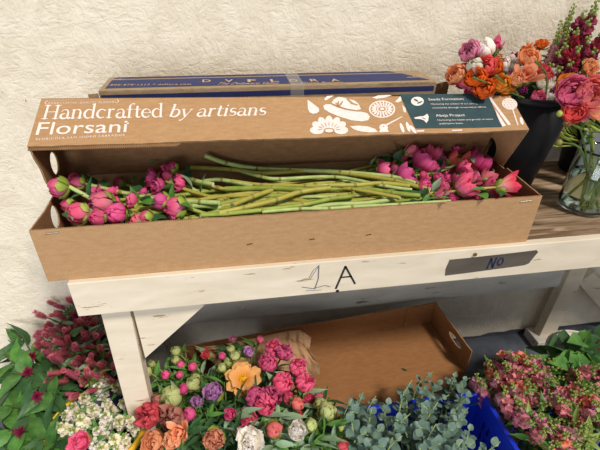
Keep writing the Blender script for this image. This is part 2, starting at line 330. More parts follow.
def flower(name, phrase, cat, group, base, head, hd, kind, col, rad, green='sepal', stem='stem', sr=.003, leaves=0, leafL=.06, leafW=.012, leafmat='leaf', pts=None, bt=None, scale=None, nodes=False, leafzone=(.5, .95), outl=None, label=None):
    base, head, hd = Vector(base), Vector(head), Vector(hd).normalized()
    root = thing(name, base); P = pts or bez(base, head, bt or (0, 0, 1), hd)
    s = MB(); s.tube(P, [sr*1.0]*(len(P)-1)+[sr*.8], 6, capmi=1)
    if nodes:
        for t in sorted(random.sample(range(1, len(P)-1), min(3, len(P)-2))):
            s.cur = 2; q = P[t]; d = (P[t+1]-P[t-1]).normalized(); s.tube([q-d*sr*.9, q, q+d*sr*.9], [sr*1.05, sr*1.3, sr*1.05], 6, False, smooth=0); s.cur = 0
    part('stem', s, [G[stem], G['cut'], G['node']], root)
    a, b = bl(kind, col, rad=rad, green=green); q = aim(hd); sc = scale or rnd(.92, 1.1)
    link('blossom', a, root, head-base, q, sc)
    if kind == 'cosmos': link('flower_centre', b, root, head-base, q, sc)
    else: link('calyx', b, root, head-base, q, sc)
    if leaves:
        f = MB()
        for k in range(leaves):
            t = rnd(*leafzone); i = min(len(P)-2, int(t*(len(P)-1))); p = P[i].lerp(P[i+1], t*(len(P)-1)-i); d = (P[i+1]-P[i]).normalized()
            out = Vector((rnd(-1, 1), rnd(-1, 1), rnd(-.2, .7))); out = (out-d*out.dot(d)).normalized() if outl is None else Vector(outl)
            leafmesh(f, p, d*.6+out, Vector((rnd(-.6, .6), rnd(-.6, .6), 1)), leafL*rnd(.7, 1.15), leafW*rnd(.8, 1.2), rnd(.1, .4))
        part('foliage', f, G[leafmat], root)
    if label: tag(root, label, cat, group)
    else: root['category'] = cat; root['group'] = group; LABELS.append((root, phrase, head))
    return root
# ================================================================ STRUCTURE
WY = .47; FZ = -.85
def slab(name, a, b, m): mb = MB(); mb.box(a, b); return structure(link(name, mb.mesh(name, m, False)))
slab('wall_back', (-2.2, WY, FZ), (4.0, WY+.12, 1.7), M['wall'])
slab('floor', (-2.2, -2.6, FZ-.05), (4.0, WY+.12, FZ), M['floor'])
mb = MB(); pr = [(-1.2, -.001)]; x = -1.2      # floor paint that ran up the foot of the wall
while x < 3.4: x += rnd(.02, .05); pr.append((x, .010+.008*max(0, math.sin(x*9)+rnd(-.6, 1.2))))
pr.append((3.4, -.001)); plate(pr, lambda u, v, w: Vector((u, WY-.0015+w, FZ+v)), .001, mb=mb); structure(link('trim_1', mb.mesh('trim_1', [M['floor'], M['floor']], False)))
# ================================================================ TABLE
tb = thing('work_table', (1.0, .22, FZ), 'long white painted wooden bench table standing against the plaster wall', 'table')
ap = MB(); ap.box((.0385, 0, -.0897), (2.3, .02, 0)); apron = bevel(part('apron', ap, M['white_wood'], tb, False), .002)
y = .0215
for k in range(4):
    w = (.098, .105, .103, .106)[k]; mb = MB(); mb.box((.05, y, -.022), (2.3, y+w-.003, -.0005)); y += w+.002
    bevel(part('plank', mb, M['plank'], tb, False), .002)
def board(a, b, wdt, th, axis=(0, 1, 0)):
    a, b, n = Vector(a), Vector(b), Vector(axis); d = (b-a).normalized(); s = d.cross(n).normalized(); mb = MB()
    vs = [p+s*sx*wdt/2+n*sy*th/2 for p in (a, b) for sx, sy in ((-1,-1),(1,-1),(1,1),(-1,1))]
    mb.add(vs, [[0,1,2,3],[7,6,5,4],[0,4,5,1],[1,5,6,2],[2,6,7,3],[3,7,4,0]]); return mb
for (xa, ya, xb, wm) in ((.108, .042, .082, 'white_wood'), (.07, .415, .05, 'grey_wood'), (2.2, .042, 2.2, 'white_wood'), (1.685, .418, 1.655, 'white_wood')):
    bevel(part('leg', board((xa, ya, -.023 if ya > .1 else -.023), (xb, ya, FZ), .062 if ya < .1 else .075, .038), M[wm], tb, False), .002)
mb = MB(); mb.box((1.592, .365, FZ), (1.725, .455, FZ+.045)); bevel(part('foot_block', mb, M['grey_wood'], tb, False), .003)
mb = MB(); mb.box((.085, .39, -.52), (1.60, .41, -.41)); bevel(part('stretcher', mb, M['grey_wood'], tb, False), .002)
mb = plate([(.142, -.092), (.31, -.092), (.31, -.10), (.142, -.262)], lambda u, v, w: Vector((u, .024+w, v)), .02, emi=0)
bevel(part('corner_brace', mb, M['white_wood'], tb, False), .0015)
bevel(part('brace', board((1.745, .435, -.52), (2.04, .435, -.80), .07, .025), M['white_wood'], tb, False), .002)
# ink and pencil marks on the apron
def stroke2d(pts, w): # ribbon quads for a hand written stroke
    out = []
    for i in range(len(pts)-1):
        a, b = Vector(pts[i]), Vector(pts[i+1]); wa = w[i] if isinstance(w, list) else w; wb = w[i+1] if isinstance(w, list) else w
        d = (b-a); n = Vector((-d.y, d.x)).normalized() if d.length else Vector((0, 1)); e = d.normalized()*min(wa, wb)*.25 if d.length else d
        out.append([tuple(a-e+n*wa/2), tuple(a-e-n*wa/2), tuple(b+e-n*wb/2), tuple(b+e+n*wb/2)])
    return out
def ribbons(mb, strokes, frame, lift=.0006):
    for pts, w in strokes:
        for k, q in enumerate(stroke2d(pts, w)): mb.add([frame(u, v, -lift-k*1e-6) for u, v in q], [[0,1,2,3]])
    return mb
fa = lambda u, v, w: Vector((u, w, v))
mb = ribbons(MB(), [([(.612, -.017), (.594, -.078)], .005), ([(.612, -.017), (.638, -.069)], .0045), ([(.603, -.047), (.628, -.047)], .004)], fa); part('letter_mark', mb, M['ink'], apron, False)
mb = ribbons(MB(), [([(.531, -.040), (.540, -.020), (.552, -.008)], .0014), ([(.534, -.042), (.545, -.022), (.552, -.010)], .0014), ([(.552, -.008), (.552, -.045), (.545, -.073)], .0025), ([(.515, -.064), (.54, -.072), (.568, -.066), (.580, -.071)], .0014), ([(.525, -.076), (.56, -.078)], .001)], fa, .0007); part('numeral_mark', mb, M['pencil'], apron, False)
tp = [(.856, -.0695), (.8535, -.05), (.858, -.024)]+[(.9, -.0235), (.98, -.0215), (1.04, -.0195), (1.074, -.018), (1.080, -.024), (1.076, -.032), (1.071, -.044), (1.066, -.056), (1.056, -.060), (.98, -.064), (.9, -.068)]
mb = plate(tp, lambda u, v, w: Vector((u, -.0012+w, v)), .001, emi=0); tape = part('tape_strip', mb, M['duct'], apron, False)
mb = ribbons(MB(), [([(.958, -.060), (.962, -.030)], .0034), ([(.962, -.030), (.972, -.058)], .0034), ([(.972, -.058), (.975, -.029)], .0034), ([(.988-.0065*math.cos(a*PI/5), -.042+.0105*math.sin(a*PI/5)) for a in range(11)], .003)], lambda u, v, w: Vector((u, -.0016+w, v))); part('handwriting', mb, M['blue_ink'], tape, False)
mb = MB(); mb.tube([(.917, -.0035, -.0145), (.917, .002, -.0145)], .0045, 10); part('screw', mb, M['screw'], apron)
mb = MB(); mb.tube([(.598, -.0015, -.086), (.598, .002, -.086)], .004, 8); part('knot', mb, M['ink'], apron)
# ================================================================ LONG FLOWER BOX
BX, BD, BH, TH, FY = 1.05, .25, .1216, .004, .012
fb = thing('flower_box', (BX/2, .13, 0), 'long open kraft cardboard flower box with printed lid, lying on the white table', 'box')
CM = [M['card'], M['card_edge']]; CD = [M['card_shade'], M['card_edge']]
def creases(u0, u1, n): return sorted([u0]+[rnd(u0, u1) for _ in range(n)]+[u1])
def wob(u0, u1, v0, v1, n, amp, flip=False):    # outline of a long panel with a slightly wavy worn top edge
    top = [(u0+(u1-u0)*i/n, v1+rnd(-amp, amp)) for i in range(n+1)]; return [(u0, v0), (u1, v0)]+top[::-1]
slots = [[(a-.006, .0515), (a+.006, .053), (a+.006, .056), (a-.006, .0545)] for a in (.406, .537, .661)]
part('front_panel', plate(wob(0, BX, .0005, BH, 50, .0007), lambda u, v, w: Vector((u, FY+w+.0008*math.sin(u*9), v)), TH, slots), CM, fb, False)
part('back_panel', plate(wob(0, BX, .0005, BH, 30, .0005), lambda u, v, w: Vector((u, BD-w, v)), TH), CM, fb, False)
mb = MB(); mb.box((TH, FY+TH, .0005), (BX-TH, BD-TH, .0045)); part('bottom_panel', mb, M['card_shade'], fb, False)
hc = at(53.5, 217, x=0.0)
hole = ellipse(hc.y, hc.z, .020, .026)
hole = [(a, b) for a, b in hole]
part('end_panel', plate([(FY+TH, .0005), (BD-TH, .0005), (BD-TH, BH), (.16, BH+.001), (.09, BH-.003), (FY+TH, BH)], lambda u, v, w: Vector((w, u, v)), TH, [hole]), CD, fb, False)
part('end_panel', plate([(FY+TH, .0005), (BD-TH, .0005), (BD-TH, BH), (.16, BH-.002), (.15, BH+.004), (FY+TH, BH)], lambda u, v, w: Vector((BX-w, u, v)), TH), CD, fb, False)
# inner end flap folded inside the right-hand end
part('inner_flap', plate([(.165, .06), (.243, .06), (.243, .118), (.165, .112)], lambda u, v, w: Vector((BX-.018-w-(.2-u)*.12, u, v)), .003), CD, fb, False)
for (sx, sz) in ((.026, .1135), (1.0, .1105)):
    mb = MB(); mb.tube([(sx, FY-.0012, sz), (sx+.026, FY-.0012, sz+.002)], .0009, 5); part('staple', mb, M['steel'], fb)
# lid: main panel rises from the back edge, its front flap folds forward
LBl, LFl, LBr, LFr = Vector((0, .240, .302)), Vector((0, .113, .247)), Vector((BX-.003, .213, .285)), Vector((BX-.003, .113, .236))
def lidpanel(u, v, w):
    a = Vector((u, BD, BH)); s = u/BX; b = LBl.lerp(LBr, s); b.x = u; n = Vector((0, 1, 0)); return a.lerp(b, v)+n*w+Vector((0, .0015*math.sin(u*23)*math.sin(v*3), 0))
cols = 40; mb = MB()
for w in (0, TH): mb.grid([[lidpanel(BX*i/cols, j/6, w) for i in range(cols+1)] for j in range(7)])
mb.cur = 1
mb.grid([[lidpanel(BX*i/cols, 1, w) for i in range(cols+1)] for w in (0, TH)]); mb.cur = 0
for u in (0, BX): mb.grid([[lidpanel(u, j/6, w) for j in range(7)] for w in (0, TH)])
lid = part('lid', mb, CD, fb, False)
NF = (LFl-LBl).cross(Vector((1, 0, 0))).normalized()
if NF.z < 0: NF = -NF
def flap(s, t, w=0):
    """s 0..1 along the lid, t 0..1 from its fold to its free edge"""
    p = LBl.lerp(LBr, s).lerp(LFl.lerp(LFr, s), t); return p + NF*(w + .0008*math.sin(s*19+t)*t)
mb = MB(); NS = 70
edge = [1+rnd(-.008, .008) + (.0 if i/NS < .24 or True else 0) for i in range(NS+1)]
g0 = [[flap(i/NS, edge[i] if j == 4 else j/4, 0) for i in range(NS+1)] for j in range(5)]; g1 = [[p-NF*TH for p in r] for r in g0]
mb.grid(g0); mb.grid(g1); mb.cur = 1; mb.grid([g0[-1], g1[-1]]); mb.grid([g0[0], g1[0]]); mb.grid([[r[0] for r in g0], [r[0] for r in g1]]); mb.grid([[r[-1] for r in g0], [r[-1] for r in g1]])
fl = part('printed_flap', mb, CM, fb, False)
part('flap_lining', plate([(.0, 0), (.27, 0), (.27, 1), (.262, 1.04), (.1, 1.035), (0, 1.03)], lambda u, v, w: flap(u, v, -TH-.0006-w), .0025), CD, fb, False)
# lid ends
lf = [at(px, py, x=0.0) for px, py in ((28, 150), (31, 157), (38, 168), (43, 180), (50, 192))]
hl = at(52, 162, x=0.0)
out = [(LBl.y, LBl.z)]+[(p.y, p.z) for p in lf]+[(.17, BH+.002), (BD-.001, BH+.002)]
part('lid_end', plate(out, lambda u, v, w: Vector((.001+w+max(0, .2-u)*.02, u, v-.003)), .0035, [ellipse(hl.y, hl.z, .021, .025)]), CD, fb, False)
r1 = at(505, 165, x=BX); hr = at(492.5, 147, x=BX)
part('lid_end', plate([(LBr.y, LBr.z), (LFr.y, LFr.z), (r1.y, r1.z), (BD-.02, BH+.002), (BD-.001, BH+.002)], lambda u, v, w: Vector((BX-.004-w, u, v-.003)), .0035, [ellipse(hr.y, hr.z, .030, .028)]), CM, fb, False)
# ---------- lettering: a small serif alphabet (strokes with thick and thin widths) and the built-in sans font
def arc(cx, cy, rx, ry, a0, a1, n=10): return [(cx+rx*math.cos(R(a0+(a1-a0)*i/n)), cy+ry*math.sin(R(a0+(a1-a0)*i/n))) for i in range(n+1)]
def ring_w(n, thick, thin, ph=0): return [thin+(thick-thin)*abs(math.cos(PI*i/n*1.0+ph)) for i in range(n+1)]
K, H_ = .20, .075
def sr(x, y, w=.34): return ([(x-w/2, y), (x+w/2, y)], H_)
def bowl_w(n): return [H_+(K-H_)*math.sin(PI*i/n)**1.2 for i in range(n+1)]
GL = {'H': (1.5, [([(.3,0),(.3,1.5)],K), ([(1.2,0),(1.2,1.5)],K), ([(.3,.76),(1.2,.76)],H_), sr(.3,.04,.5), sr(.3,1.46,.5), sr(1.2,.04,.5), sr(1.2,1.46,.5)]),
 'a': (.95, [(arc(.42,.68,.30,.30,160,0,8),[H_]*4+[.12]*5), ([(.72,.68),(.72,.12),(.82,.03),(.95,.08)],K*.9), (arc(.42,.28,.30,.27,80,350,12),bowl_w(12))]),
 'n': (1.12, [([(.25,0),(.25,.98)],K), (arc(.55,.66,.30,.33,150,0,8),[H_]*4+[.14]*5), ([(.85,.66),(.85,0)],K), sr(.25,.04,.42), sr(.85,.04,.42), ([(.08,.93),(.25,.96)],H_)]),
 'd': (1.12, [([(.85,.02),(.85,1.6)],K), (arc(.47,.49,.36,.48,50,310,16),bowl_w(16)), ([(.66,1.55),(.85,1.58)],H_), ([(.85,.05),(1.02,.05)],H_)]),
 'c': (.9, [(arc(.49,.49,.38,.48,50,310,14),bowl_w(14)), (ellipse(.73,.84,.04,.04,6)[:2],.16)]),
 'r': (.82, [([(.27,0),(.27,.98)],K), (arc(.58,.60,.30,.36,150,75,5),[H_,H_,.1,.14,.17,.17]), sr(.27,.04,.44), ([(.1,.93),(.27,.96)],H_)]),
 'f': (.68, [([(.3,0),(.3,1.25)],K), (arc(.56,1.25,.26,.33,180,60,7),[K,.16,.1,H_,H_,.1,.14,.14]), sr(.3,.04,.44), ([(.06,.94),(.6,.94)],H_)]),
 't': (.68, [([(.3,1.28),(.3,.2),(.38,.06),(.5,.03),(.66,.12)],[K,K,.18,.12,H_]), ([(.06,.94),(.62,.94)],H_)]),
 'e': (.94, [(arc(.47,.49,.37,.48,0,320,18),[H_]+[.09]*3+[H_+(K-H_)*math.sin(PI*i/14)**1.1 for i in range(15)]), ([(.14,.52),(.84,.52)],H_)]),
 'i': (.55, [([(.28,0),(.28,.98)],K), (ellipse(.28,1.34,.01,.01,4)[:2],.22), sr(.28,.04,.42), ([(.1,.93),(.28,.96)],H_)]),
 's': (.8, [(arc(.4,.72,.25,.25,30,250,9)+arc(.4,.27,.28,.26,85,-150,9),[H_]*3+[.1,.13,.15,.17]+[K]*6+[.15,.13,.1,H_,H_,H_,H_])]),
 'b': (1.05, [([(.2,1.6),(.2,.1)],K), (arc(.52,.5,.36,.47,130,-150,14),bowl_w(14)), ([(.02,1.55),(.2,1.58)],H_)]),
 'y': (1.0, [([(.12,.95),(.48,.05)],K), ([(.88,.95),(.45,-.12),(.3,-.36),(.1,-.42)],[H_,H_,.1,.15]), sr(.12,.95,.3), sr(.86,.95,.26)]),
 ' ': (.5, [])}
def flapframe(fit):
    """fit: (s0,t0,s1,t1) position of text origin and unit; returns frame for 2D strokes"""
    return lambda u, v, w: flap(fit[0]+u*fit[2], fit[1]-v*fit[3], -w)
def serif(mb, txt, s0, t0, s1, t1, xh, shear=0):
    wtot = sum(GL[c][0] for c in txt); k = (s1-s0)/wtot; x = 0; n = 0
    for ch in txt:
        wd, st = GL[ch]
        for pts, w in st:
            P = [((x+a+shear*b), b) for a, b in pts]
            for q in stroke2d(P, w):
                n += 1; A = [flap(s0+u*k, t0+(t1-t0)*(u/wtot)-v*xh, .0005+1e-6*n) for u, v in q]; mb.add(A, [[0,1,2,3]])
        x += wd
def to_st(px, py):
    """pixel on the flap -> (s,t)"""
    u = at(px, py, z=.27).x/BX; t = .5
    for _ in range(30):
        p = flap(u, t); a = pix(p); b = pix(flap(u+.01, t)); c = pix(flap(u, t+.01)); m = ((b[0]-a[0], c[0]-a[0]), (b[1]-a[1], c[1]-a[1])); det = m[0][0]*m[1][1]-m[0][1]*m[1][0]
        dx, dy = px-a[0], py-a[1]; u += .01*(dx*m[1][1]-dy*m[0][1])/det; t += .01*(m[0][0]*dy-m[1][0]*dx)/det
    return u, t
LT = MB()
a, b = to_st(41, 119.3), to_st(163.5, 117.3); serif(LT, 'Handcrafted', a[0], a[1], b[0], b[1], .20)
a, b = to_st(168, 117.4), to_st(266, 115.2); serif(LT, 'by artisans', a[0], a[1], b[0], b[1], .185, .28)
part('serif_lettering', LT, M['print'], fl, False)
FONT = None
def text_mesh(txt, spacing=1.0, bold=0):
    cu = bpy.data.curves.new('t', 'FONT'); cu.body = txt; cu.size = 1; cu.space_character = spacing; cu.offset = bold; cu.resolution_u = 3
    o = bpy.data.objects.new('t', cu); C.objects.link(o); dg = bpy.context.evaluated_depsgraph_get(); me = bpy.data.meshes.new_from_object(o.evaluated_get(dg))
    vs = [v.co.copy() for v in me.vertices]; fs = [list(p.vertices) for p in me.polygons]; bpy.data.objects.remove(o); bpy.data.curves.remove(cu); bpy.data.meshes.remove(me)
    xs = [v.x for v in vs]; return vs, fs, min(xs), max(xs)
def put_text(mb, txt, frame, p0, p1, cap, spacing=1.0, bold=0, shear=0):
    """text along p0->p1 in the frame's 2D units, cap height cap (font cap height is .7)"""
    vs, fs, x0, x1 = text_mesh(txt, spacing, bold); k = cap/.7
    mb.add([frame(p0[0]+(p1[0]-p0[0])*((v.x-x0)/(x1-x0))+shear*v.y*k, p0[1]+(p1[1]-p0[1])*((v.x-x0)/(x1-x0))-v.y*k) for v in vs], fs)
fz = lambda lift: (lambda u, v: flap(u, v, lift))
def ft(mb, txt, pa, pb, cap, sp=1.0, bold=0, lift=.0006): put_text(mb, txt, fz(lift), to_st(*pa), to_st(*pb), cap, sp, bold)
mb = MB(); ft(mb, 'Florsani', (35.5, 135.2), (126.5, 132.2), .262, 1.0, .003); a = to_st(128, 123.5); plate(ellipse(a[0], a[1], .0022, .016, 8), lambda u, v, w: flap(u, v, .0006), 0, mb=mb, back=False); part('large_lettering', mb, M['print'], fl, False)
mb = MB(); ft(mb, 'FLORICOLA SAN ISIDRO LABRADOR', (36, 140.8), (125, 136), .042, 1.3); ft(mb, 'HANDCRAFTED QUALITY FLOWERS', (48, 104.2), (116, 103), .038, 1.4)
def outline_ring(mb, pts, w, lift=.0006):
    ribs = [(pts+[pts[0]], w)]
    for P, ww in ribs:
        for q in stroke2d(P, ww): mb.add([flap(u, v, lift) for u, v in q], [[0,1,2,3]])
a, b = to_st(45, 102.8), to_st(119, 101.4); cy = (a[1]+b[1])/2
outline_ring(mb, [(a[0]+.004, a[1]-.045), (b[0]-.004, b[1]-.045), (b[0], b[1]), (b[0]-.004, b[1]+.045), (a[0]+.004, a[1]+.045), (a[0], a[1])], .0016)
part('small_lettering', mb, M['print'], fl, False)
# illustrations
PIECES = []
def shape(mb, pts, lift=.0005): plate([to_st(*p) for p in pts], lambda u, v, w: flap(u, v, lift), 0, mb=mb, back=False)
def pe(cx, cy, rx, ry, n=26, rot=0): return [(cx+rx*math.cos(a)*math.cos(rot)-ry*math.sin(a)*math.sin(rot), cy+rx*math.cos(a)*math.sin(rot)+ry*math.sin(a)*math.cos(rot)) for a in [2*PI*i/n for i in range(n)]]
il = MB(); gap = MB()
def ill(nm):
    global il
    if il.v: PIECES.append((nm, il)); il = MB()
shape(il, [(307.5, 100), (310, 101.5), (314, 104.5), (318.5, 108), (319.3, 111), (317, 113.3), (313, 114), (309.5, 112.5), (307.8, 109)])
ill('printed_drop')
shape(il, [(323, 106), (326, 104.2), (331, 104.6), (337, 107.6), (346, 110.2), (355, 111.6), (361.5, 112), (367, 113.2), (370, 117), (368, 120.3), (362, 121.5), (352, 120.5), (340, 117), (330, 113), (324.5, 109.5)])
shape(il, [(331.5, 103.2), (334, 99.5), (338, 97.2), (342, 97.6), (348, 99.2), (354, 100.6), (358.5, 104), (361, 109.5), (356, 110.4), (347, 109), (339, 106.3)], .0008)
shape(gap, [(346, 99.2), (348, 99), (353, 103), (358.5, 105.2), (357, 106), (351, 104.3)], .0011)
for a_ in ((339, 107, 338, 101), (340, 106, 342.5, 101.5), (339, 106, 336, 103.5)): shape(gap, pe((a_[0]+a_[2])/2, (a_[1]+a_[3])/2, 3, .9, 10, math.atan2(a_[3]-a_[1], a_[2]-a_[0])), .0011)
ill('printed_hat')
for k in range(7):
    an = PI+PI*k/6; shape(il, pe(329+12*math.cos(an), 130.3+7.5*math.sin(an), 7.2, 4.0, 16, an), .0005+k*2e-5)
shape(gap, pe(329, 130.8, 5.6, 2.6, 18), .0010)
shape(il, pe(329, 131, 4, 1.7, 16), .0012)
for k in range(9):
    an = PI+PI*k/8; shape(gap, pe(329+9*math.cos(an), 130+5.6*math.sin(an), 2.6, .35, 6, an), .0011)
ill('printed_blossom')
shape(il, pe(382, 109.3, 13.2, 8.7, 34)); shape(gap, pe(382, 109.3, 11.6, 7.5, 34), .0007)
for k in range(18):
    an = 2*PI*k/18; shape(il, pe(382+8.4*math.cos(an), 109.3+5.4*math.sin(an), 2.7, .95, 8, an*.93), .0009)
shape(il, pe(382, 109.3, 5.2, 3.4, 20), .001); shape(gap, pe(382, 109.3, 3.8, 2.4, 16), .0012); shape(il, pe(382, 109.3, 2.2, 1.4, 12), .0014)
ill('printed_wheel')
shape(il, [(350, 126.5), (358, 125.8), (368, 126.6), (375, 129), (378, 132.2), (370, 132.6), (360, 131.5), (354, 129.5)])
ill('printed_leaf'); shape(il, [(324, 99.5), (327, 96.2), (334, 95.7), (330, 98), (326, 100.6)]); ill('printed_leaf'); shape(il, [(372, 97.8), (378, 95.6), (388, 95.1), (392, 95.4), (384, 98), (376, 98.9)])
ill('printed_leaf'); shape(il, [(395, 102), (401, 95.5), (401.5, 101), (398, 102.6)]); ill('printed_leaf'); shape(il, [(402, 105), (405.5, 108.5), (406, 113), (403.6, 112)])
ill('printed_leaf')
shape(il, pe(383.5, 127.5, 4.3, 3.4)); shape(il, [(380, 130), (387, 129), (389, 132), (379, 132.4)]); shape(il, [(386, 124.3), (402, 116.4), (402.6, 117), (387, 125.6)]); shape(gap, pe(383.5, 126.6, .8, .6, 8), .0008)
ill('printed_bird')
for cx, cy, an in ((402, 128, 1.2), (408, 127, 1.25), (413, 129.5, .9)): shape(il, pe(cx, cy, 5.2, 1.7, 14, an))
ill('printed_bud')
shape(il, pe(509.5, 104.0, 7.8, 5.7, 26, .2)); 
for k in range(16): shape(gap, pe(504.5+(k % 4)*3.1+(k//4 % 2)*1.2, 100.8+(k//4)*2.2, .55, .5, 6), .0008)
shape(il, [(512, 109.5), (513.2, 109.2), (518.4, 125), (517.2, 125.4)]); ill('printed_allium'); shape(il, [(486, 95.5), (489, 94.5), (493.5, 97), (490, 99.5)])
ill('printed_leaf'); shape(il, [(489, 99), (491, 98), (511, 124.5), (508, 125.5)]); shape(il, [(495, 109), (506, 125.8), (502.5, 126.8), (498, 119)]); ill('printed_leaf'); shape(il, pe(521.5, 121, 1.7, 4.2, 12, -.3))
shape(il, [(416, 130.6), (424, 130.2), (424, 131.6), (417, 131.9)]); shape(il, [(452, 130), (462, 129.6), (462, 130.8), (452, 131.2)])
ill('printed_leaf')
for nm, m_ in PIECES: part(nm, m_, M['print'], fl, False)
te = MB(); q4 = [to_st(*p) for p in ((399.5, 94.6), (487.5, 94.0), (501.8, 127.2), (415.5, 128.6))]
te.grid([[flap((q4[0][0]*(1-i/24)+q4[1][0]*i/24)*(1-j/8)+(q4[3][0]*(1-i/24)+q4[2][0]*i/24)*j/8, (q4[0][1]*(1-i/24)+q4[1][1]*i/24)*(1-j/8)+(q4[3][1]*(1-i/24)+q4[2][1]*i/24)*j/8, .0010) for i in range(25)] for j in range(9)]); teal = part('teal_panel', te, M['teal'], fl, False)
part('illustration_detail', gap, M['kraft_ink'], fl, False)
mb = MB()
shape(mb, pe(417.2, 101.8, 6.4, 4.5, 24), .0016); 
shape(mb, [(413.5, 118.2), (419, 117), (423.5, 116.6), (427, 114.3), (428.5, 116.8), (428, 121), (426, 123.6), (424, 121), (420, 119.6), (415, 119.4)], .0016)
ft(mb, 'Seeds Formation', (428.6, 101.0), (463.5, 100.4), .066, 1.0, .004, .0016); ft(mb, 'Nurturing the artistry of our young', (431, 105.2), (477, 104.6), .036, 1, .004, .0016); ft(mb, 'community through conservation efforts', (432.4, 109.0), (486, 108), .036, 1, .004, .0016)
ft(mb, 'Abeja Project', (436, 117.2), (465, 116.6), .066, 1.0, .004, .0016); ft(mb, 'Nurturing the health and growth of native', (437.6, 121.2), (493, 120.2), .036, 1, .004, .0016); ft(mb, 'pollinators bees.', (439.5, 124.8), (463, 124.3), .036, 1, .004, .0016)
part('white_lettering', mb, M['print'], teal, False)
mb = MB(); shape(mb, pe(415.8, 100.8, 2.8, .8, 12, .5), .0019); shape(mb, pe(419.5, 103, 3, .7, 12, -.4), .0019); shape(mb, pe(423.6, 119, 2.2, .4, 8, .4), .0019); part('icon_detail', mb, M['teal'], teal, False)
# ================================================================ NAVY STRIPED BOX behind
A = at(99.5, 88.8, y=.285); B2 = at(437, 82.8, y=.285); zt = (A.z+B2.z)/2
nb = thing('striped_box', (.51, .36, 0), 'navy and tan striped long cardboard carton standing behind the open flower box', 'box')
x0, x1, yb0, yb1 = A.x-.004, B2.x, .285, .405
mb = MB(); mb.box((x0, yb0, .0005), (x1, yb1, zt)); carton = bevel(part('carton', mb, M['grey_board'], nb, False), .002)
def strip(name, pts, frame, m, parent, lift=.0006): mb = MB(); plate(pts, lambda u, v, w: frame(u, v, lift), 0, mb=mb, back=False); return part(name, mb, m, parent, False)
top = lambda u, v, l: Vector((u, v, zt+l)); fr = lambda u, v, l: Vector((u, yb0-l, v))
strip('navy_band', [(x0+.012, yb0+.014), (x1-.012, yb0+.014), (x1-.06, yb1-.032), (x0+.012, yb1-.032)], top, M['blue_print'], carton)
strip('navy_band', [(x0+.012, yb1-.021), (x1-.07, yb1-.021), (x1-.085, yb1-.006), (x0+.020, yb1-.006)], top, M['blue_print'], carton)
for za, zb in ((.0105, .0225), (.030, .034), (.06, .075)): strip('navy_band', [(x0+.004, zt-zb), (x1-.006, zt-zb), (x1-.006, zt-za), (x0+.004, zt-za)], fr, M['blue_print'], carton)
mb = MB(); tf = lambda u, v: Vector((u, v, zt+.0012))
def ctext(txt, pa, pb, cap, sp=1, bold=0, shear=0):
    a, b = at(*pa, z=zt), at(*pb, z=zt); put_text(mb, txt, lambda u, v: Vector((u, -v, zt+.0012)), (a.x, -a.y), (b.x, -b.y), cap, sp, bold, shear)
for ch, px in zip('DVFLORA', (206.5, 229, 252, 275, 294, 315, 336)):
    mb = MB(); ctext(ch, (px-4.2, 82.6-(px-206)*.006), (px+4.2, 82.5-(px-206)*.006), .024, 1, .02); part('letter', mb, M['tan_print'], carton, False)
mb = MB()
ctext('The Delaware Valley', (216, 85.2), (278, 84.6), .020, 1, .0, .5); ctext('Flower Business', (300, 84.4), (342, 83.8), .018, 1, .0, .5)
ctext('1-800-878-1212 * dvflora.com', (105, 86.2), (191, 85.3), .013, 1.2, .01); ctext('Wholesalers of Extraordinary Blooms', (380, 83.4), (431, 82.0), .012, 1.1, .01)
ctext('dvflora', (112, 80.7), (124, 80.5), .016, 1, 0, .4); ctext('dvflora', (407, 78.4), (423, 78), .016, 1, 0, .4)
part('lettering', mb, M['tan_print'], carton, False)
mb = MB(); a, b = at(286, 77, z=zt), at(298, 86.5, z=zt)
mb.add([(a.x, yb1, zt+.0018), (a.x+.032, yb1, zt+.0018), (a.x+.032, yb0-.002, zt+.0018), (a.x, yb0-.002, zt+.0018), (a.x+.032, yb0-.002, zt-.03), (a.x, yb0-.002, zt-.03)], [[0,1,2,3],[3,2,4,5]]); part('clear_tape', mb, M['clear_tape'], carton, False)
part('end_flap', plate([(0, 0), (.07, .01), (.065, .10), (0, .10)], lambda u, v, w: Vector((x0-.002-u*.30-w*.5, yb0+.004-u*.1+w, zt-.108+v)), .003), [M['grey_board'], M['card_edge']], nb, False)
part('end_flap', plate([(0, 0), (.07, 0), (.072, .10), (0, .10)], lambda u, v, w: Vector((x1+.002+u*.8, yb0+.015+u*.5+w, zt-.112+v)), .003), [M['grey_board'], M['card_edge']], nb, False)
# ================================================================ BUCKETS, VASE
def bucket(name, c, rb, rt, z0, h, m, label, rim=.006, cat='bucket', rimm=None, group=None):
    t = thing(name, (c[0], c[1], z0), label, cat, group); mb = MB()
    mb.lathe([(0.0001, .0005), (rb-.004, .0005), (rb, .004), (rt, h), (rt-.003, h), (rb-.003, .006), (.0001, .006)], 40, (c[0], c[1], z0)); part('body', mb, M[m], t)
    mb = MB(); mb.lathe([(rt-.002, h-rim*2), (rt+rim*.9, h-rim*2), (rt+rim, h-rim*.6), (rt+rim*.4, h+.002), (rt-.0035, h+.002), (rt-.004, h-.004)], 40, (c[0], c[1], z0)); part('rim', mb, M[rimm or m], t); return t
BK = (1.155, .315)
bucket('flower_bucket', BK, .085, .128, 0, .275, 'bucket', 'tall black plastic bucket of ranunculus beside the open box lid')
bucket('flower_bucket', (1.485, .352), .088, .115, 0, .27, 'bucket', 'black plastic bucket of snapdragons behind the glass jar, against the wall')
